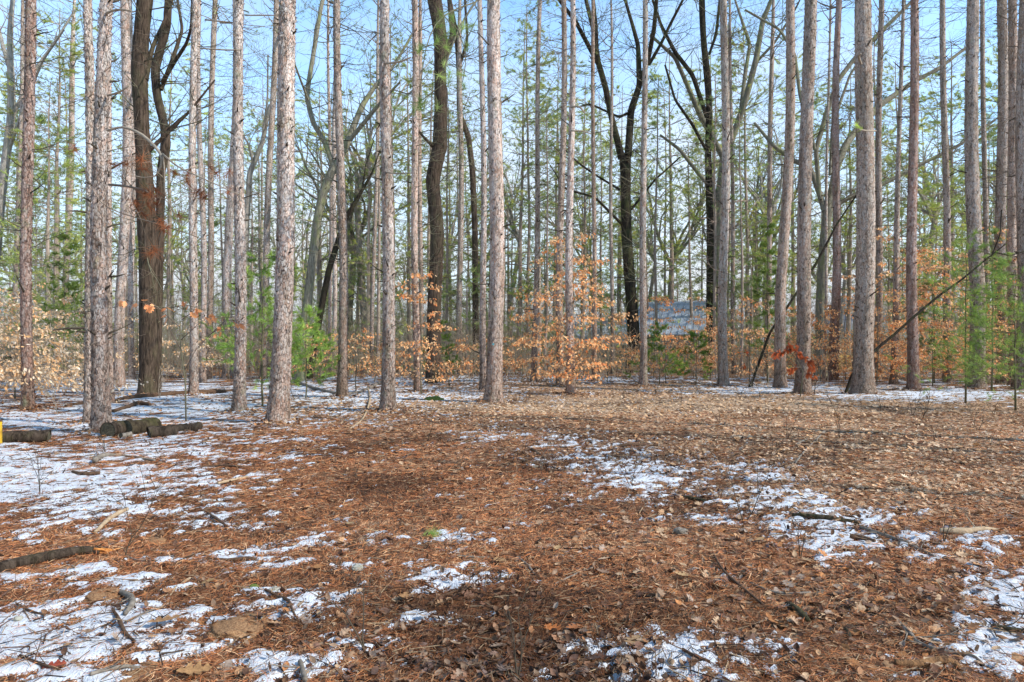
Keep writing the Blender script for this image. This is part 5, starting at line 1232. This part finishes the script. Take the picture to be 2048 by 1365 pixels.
# ------------------------------------------------------------------ single big oak leaves, each told apart
OL = [(1105, 1262, .17, (.62, .22, .07), 'bright orange oak leaf near the bottom centre', .6), (1150, 1262, .15, (.42, .17, .07), 'brown-orange oak leaf right of the bright orange one', 2.), (1362, 1158, .13, (.62, .42, .22), 'pale yellow-tan oak leaf standing out right of the centre', 1.2),
 (1270, 1285, .19, (.48, .32, .18), 'large tan oak leaf beside the lower snow patch', -.4), (635, 1135, .15, (.48, .24, .10), 'brown oak leaf left of the small stone', .3), (810, 1203, .14, (.50, .28, .13), 'tan oak leaf by the central snow patch', .1),
 (330, 1255, .23, (.44, .25, .12), 'large narrow tan oak leaf on the lower left snow', -.9), (108, 1339, .15, (.45, .10, .06), 'dark red oak leaf on the bottom left snow', 1.8), (390, 1355, .21, (.48, .28, .13), 'tan oak leaf at the bottom edge', -1.1),
 (1860, 1290, .15, (.56, .38, .24), 'tan oak leaf above the mossy curved branch', .9), (1520, 1088, .13, (.55, .36, .19), 'tan oak leaf on the needles at centre right', 2.2), (1612, 1128, .12, (.55, .37, .22), 'curled pale oak leaf below the right snow band', .2),
 (1550, 837, .13, (.60, .18, .04), 'glowing orange leaf on the sunny slope at the right', .5), (1115, 1100, .12, (.62, .42, .22), 'pair-lobed yellow leaf near the centre', -.3), (1205, 1145, .13, (.36, .24, .17), 'greyish oak leaf beside the thin straight twig', 1.),
 (700, 1050, .13, (.50, .36, .20), 'buff oak leaf in the middle of the needle carpet', .8), (415, 1165, .13, (.5, .32, .15), 'small tan oak leaf beside the lower left snow', 2.6), (1000, 1120, .14, (.46, .28, .14), 'tan oak leaf left of the centre', -2.)]
for k, (px, py, sz, c, lab, rz) in enumerate(OL):
    d = depth(py); X, Y, _ = at(px, py, d); T = OAKS[k % 6]; g = MB(); g.inst(T[0], T[1], np.zeros((1, 3)), rotz(np.array([rz])) @ rotx(np.array([R.uniform(-.12, .12)])) @ roty(np.array([R.gauss(0, .12)])), np.array([sz * .72]), 0, np.array([c]))
    g.tube([(math.sin(rz) * sz * .48, -math.cos(rz) * sz * .48, 0), (math.sin(rz) * sz * .7, -math.cos(rz) * sz * .7, .006)], [.0016, .001], 4, 0, col=np.array(c) * .6)
    o = g.build('oak_leaf', M_LITTER); o.location = (X, Y, gf1(X, Y) + .026); tag(o, lab, 'leaf', 'single oak leaves lying on the ground')

# stones and sandy mounds
def rock(px, py, r, label, mat, cat='stone', name='stone', fl=.7, group=None):
    d = depth(py); X, Y, _ = at(px, py, d); me = bpy.data.meshes.new(name); import bmesh
    bm = bmesh.new(); bmesh.ops.create_icosphere(bm, subdivisions=4, radius=1)
    se = R.uniform(0, 99)
    from mathutils import noise
    for v in bm.verts:
        f = 1 + .35 * noise.noise(v.co * 1.3 + Vector((se, 0, 0))) + .12 * noise.noise(v.co * 4 + Vector((se, 3, 0))) + (0 if name == 'stone' else .10 * noise.noise(v.co * 14)); v.co *= f; v.co.z *= fl; v.co *= r
    bm.to_mesh(me); bm.free(); me.polygons.foreach_set('use_smooth', [name != 'stone'] * len(me.polygons)); me.materials.append(mat)
    o = link(name, me, None, (X, Y, gf1(X, Y) + r * fl * (.45 if name == 'stone' else -.35))); o.rotation_euler = (0, 0, R.uniform(0, 6)); tag(o, label, cat, group)
rock(714, 1133, .038, 'pale angular stone on the needles left of the centre', M_STONE); rock(550, 1178, .034, 'yellowish stone above the curling brown stick', M_STONE); rock(508, 1170, .03, 'small mossy stone at the left tip of the curling stick', M_MOSS)
rock(1362, 1066, .055, 'grey rounded stone in the needles right of the centre', M_GREYWOOD); rock(36, 1243, .022, 'tiny grey stone in the lower left snow', M_STONE)
rock(480, 1250, .16, 'bare sandy mound in the lower left', M_SAND, 'mound', 'mound', .22); rock(205, 1188, .10, 'small sandy patch above the lower left snow', M_SAND, 'mound', 'mound', .18); rock(270, 1352, .14, 'sandy mound at the bottom left', M_SAND, 'mound', 'mound', .2)
rock(305, 1073, .10, 'sandy lump right of the thick broken branch', M_SAND, 'mound', 'mound', .2); rock(467, 1102, .05, 'orange-brown clod in the snow left of the centre', M_SAND, 'mound', 'mound', .6)
rock(870, 800, .28, 'low green mossy hummock before the thick straight oak', M_MOSS, 'hummock', 'hummock', .5); rock(900, 1098, .03, 'tan clod by the small central snow', M_SAND, 'mound', 'mound', .6)
# tuft of green needles dropped in the middle
g = MB(); d = depth(1068); X, Y, _ = at(862, 1068, d); T = [(R.gauss(0, .03), R.gauss(0, .03), .02, 1, .2, .15), (0, 0, .02, .9, -.3, .2)]
tufts(g, T, 60, .13, .003, 0, ((1.2, 1.3, 1.), (.9, 1., .8)), .5, .05); o = g.build('needle_sprig', M_NEED, smooth=False); o.location = (X, Y, g1(X, Y)); tag(o, 'fresh green pine sprig dropped on the needle carpet', 'pine sprig')

# ------------------------------------------------------------------ leafless seedlings on the open floor
SEED = [(1118 + 590, 905, .55, 'spindly bare seedling among the pale leaves, left of two dark ones'), (1575, 882, .60, 'tall bare seedling right of the central snow patch'), (1680, 878, .50, 'forked black seedling on the sunny slope'), (1955, 862, .62, 'bare seedling with a dark root clump near the right edge'),
 (1868, 880, .3, 'short dark seedling between the forked one and the root-clumped one'), (1762, 822, .45, 'thin dark seedling before the broadest grey pine'), (1845, 838, .75, 'leaning bare seedling below the ragged red pine'), (1825, 830, .6, 'bushy bare seedling close to the leaning one'),
 (1665, 812, .5, 'thin upright seedling at the snow before the grey pines'), (1520, 795, .6, 'bare seedling before the two tall grey pines, in the snow'), (1480, 800, .45, 'small bare seedling left of the grey pines'), (1362, 812, .55, 'spreading dry seedling below the shed pine'),
 (1080, 935, .75, 'pale bare seedling at the left tip of the central snow patch'), (1262, 975, .5, 'thin dark seedling in the central snow patch'), (1488, 1045, .7, 'dark upright seedling at the right of the central snow patch'), (1888, 1085, .4, 'small black seedling by the right snow band'),
 (712, 955, .28, 'tiny bare seedling on the needle carpet'), (855, 880, .35, 'thin seedling on the needle carpet before the thick straight oak'), (212, 905, .4, 'thin dry stem in the snow before the cut logs'), (80, 985, .62, 'dry weed stalk in the left snow'),
 (250, 1105, .75, 'thin dark stem bending up right of the broken branch end'), (730, 1295, .5, 'bent brown stem in the lower middle snow'), (1035, 1362, .45, 'greenish upright shoot at the bottom centre'), (1245, 800, .4, 'dry tuft-like seedling on the sunlit needles'),
 (1600, 1120, .3, 'tiny seedling under the right snow band'), (1440, 850, .35, 'small seedling on the sunny slope, left part'), (1990, 830, .4, 'low bare seedling at the right edge'), (320, 800, .9, 'bare pale shrub in the snow behind the cut logs'), (115, 830, .9, 'bleached bare shrub before the slim left pine'),
 (1630, 792, .5, 'dry brown weeds at the foot of the nearer tall grey pine'), (1400, 790, .6, 'bare shoot right of the shed wall'), (1310, 790, .5, 'bare shoot below the shed'), (590, 800, .8, 'bare thin shoot right of the broad bright pine')]
for px, py, h, lab in SEED:
    d = depth(py); X, Y, _ = at(px, py, d); t = thing('bare_seedling', (X, Y, g1(X, Y) - .01), lab, 'seedling', 'leafless seedlings on the forest floor')
    S = []; n_ = 1 if h > .5 and R.random() < .5 else 2
    for _ in range(n_): grow(S, (0, 0, 0), (R.gauss(0, .3), R.gauss(0, .2), 1), h * R.uniform(.6, .9), .005 * max(1, d / 9), 0, 2, .13, .03, .42, .0021 * max(1, d / 8), None, .07, .7, .6)
    g = MB(); g.segs(S, 5); g.build('stem', M_TWIGP if 'pale' in lab or 'bleach' in lab else (M_TWIGD), t)

# ------------------------------------------------------------------ pines that stand just outside the view on the sunny side
for i, (x, y) in enumerate([(11, 9.5), (16, 6), (13, 3.2), (23, 10.5), (30, 15), (34, 21), (21, 1.4), (26, 1.1), (17, 5.5), (33, 4.5)]):
    px = CX + x / y * F
    pine(px, px, HY + CH * F / y, 0.30 / y * F * .55, 0.34 / y * F, 'plantation pine standing out of view beyond the right edge', 'grey', 0, d=y, group='pines beyond the right edge')

for i, (x, y) in enumerate([(-6, -9), (-12, -6), (2, -12), (-18, -10), (-24, -3), (-9, -16), (7, -18), (-2, -20), (-16, -18), (-27, -14), (-22, 4), (-4, -14)]):  # unseen pines, added behind the camera to block ambient sky light
    place('tall_pine', TALLC[i % 3], x, y, 1., 'unseen green pine added behind the viewpoint to cut ambient light', 'pine tree', 'unseen pines added to dim the ambient light')

# ------------------------------------------------------------------ camera, sun, sky
cam = bpy.data.objects.new('camera', bpy.data.cameras.new('camera')); COL.objects.link(cam); scn.camera = cam
cam.location = (0, 0, CH); cam.rotation_euler = (math.radians(90), 0, 0)
cam.data.sensor_width = 36; cam.data.lens = F / 2048 * 36; cam.data.shift_y = 7.5 / 2048; cam.data.clip_start = .1; cam.data.clip_end = 2000
ELEV, AZ = math.radians(38), math.radians(112)        # azimuth clockwise from the view direction
sun = bpy.data.objects.new('sun', bpy.data.lights.new('sun', 'SUN')); COL.objects.link(sun)
sun.data.energy = 5.0; sun.data.angle = math.radians(.55); sun.data.color = (1, .93, .82)
v = Vector((math.sin(AZ) * math.cos(ELEV), math.cos(AZ) * math.cos(ELEV), math.sin(ELEV)))
sun.rotation_euler = v.to_track_quat('Z', 'Y').to_euler(); sun.location = v * 60
w = bpy.data.worlds.new('World'); scn.world = w; w.use_nodes = True; T = w.node_tree; T.nodes.clear()
out = T.nodes.new('ShaderNodeOutputWorld'); bg = T.nodes.new('ShaderNodeBackground'); bg.inputs[1].default_value = .15; T.links.new(bg.outputs[0], out.inputs[0])
sky = T.nodes.new('ShaderNodeTexSky'); sky.sky_type = 'NISHITA'; sky.sun_disc = False; sky.sun_elevation = ELEV; sky.sun_rotation = AZ; sky.air_density = 1.1; sky.dust_density = .6; sky.ozone_density = 2.0
tc = T.nodes.new('ShaderNodeTexCoord'); mp = T.nodes.new('ShaderNodeMapping'); mp.inputs['Scale'].default_value = (1, 1, 2.6); T.links.new(tc.outputs['Generated'], mp.inputs[0])
nz = T.nodes.new('ShaderNodeTexNoise'); nz.inputs['Scale'].default_value = 2.3; nz.inputs['Detail'].default_value = 6; nz.inputs['Roughness'].default_value = .6; T.links.new(mp.outputs[0], nz.inputs['Vector'])
sp = T.nodes.new('ShaderNodeSeparateXYZ'); T.links.new(tc.outputs['Generated'], sp.inputs[0])
def wm(op, a, b, clamp=False):
    o = T.nodes.new('ShaderNodeMath'); o.operation = op; o.use_clamp = clamp
    for s_, v_ in ((o.inputs[0], a), (o.inputs[1], b)):
        if isinstance(v_, (int, float)): s_.default_value = v_
        else: T.links.new(v_, s_)
    return o.outputs[0]
el = wm('MULTIPLY', wm('SUBTRACT', .52, sp.outputs[2]), 2.5)        # more veil low down
f = wm('ADD', el, wm('MULTIPLY', wm('SUBTRACT', nz.outputs[0], .5), 1.9)); f = wm('MULTIPLY', f, .9, True); f = wm('MULTIPLY', f, wm('MULTIPLY', wm('SUBTRACT', .75, sp.outputs[2]), 3., True))
mx = T.nodes.new('ShaderNodeMix'); mx.data_type = 'RGBA'; T.links.new(f, mx.inputs[0]); 
hs = T.nodes.new('ShaderNodeMix'); hs.data_type = 'RGBA'; hs.blend_type = 'MULTIPLY'; hs.inputs[0].default_value = 1; T.links.new(sky.outputs[0], hs.inputs[6]); hs.inputs[7].default_value = (1.75, 2.45, 2.7, 1)
T.links.new(hs.outputs[2], mx.inputs[6]); mx.inputs[7].default_value = (6.5, 7.0, 7.4, 1); 
zen = T.nodes.new('ShaderNodeMix'); zen.data_type = 'RGBA'; zen.blend_type = 'MULTIPLY'; zen.inputs[0].default_value = 1
fall = T.nodes.new('ShaderNodeMapRange'); fall.inputs[1].default_value = .42; fall.inputs[2].default_value = .85; fall.inputs[3].default_value = 1.; fall.inputs[4].default_value = .5
T.links.new(sp.outputs[2], fall.inputs[0]); T.links.new(mx.outputs[2], zen.inputs[6]); T.links.new(fall.outputs[0], zen.inputs[7]); T.links.new(zen.outputs[2], bg.inputs[0])
scn.view_settings.view_transform = 'Standard'; scn.view_settings.look = 'None'; scn.view_settings.exposure = 0
scn.cycles.max_bounces = 6; scn.cycles.diffuse_bounces = 3; scn.cycles.transparent_max_bounces = 4; scn.cycles.caustics_reflective = False; scn.cycles.caustics_refractive = False
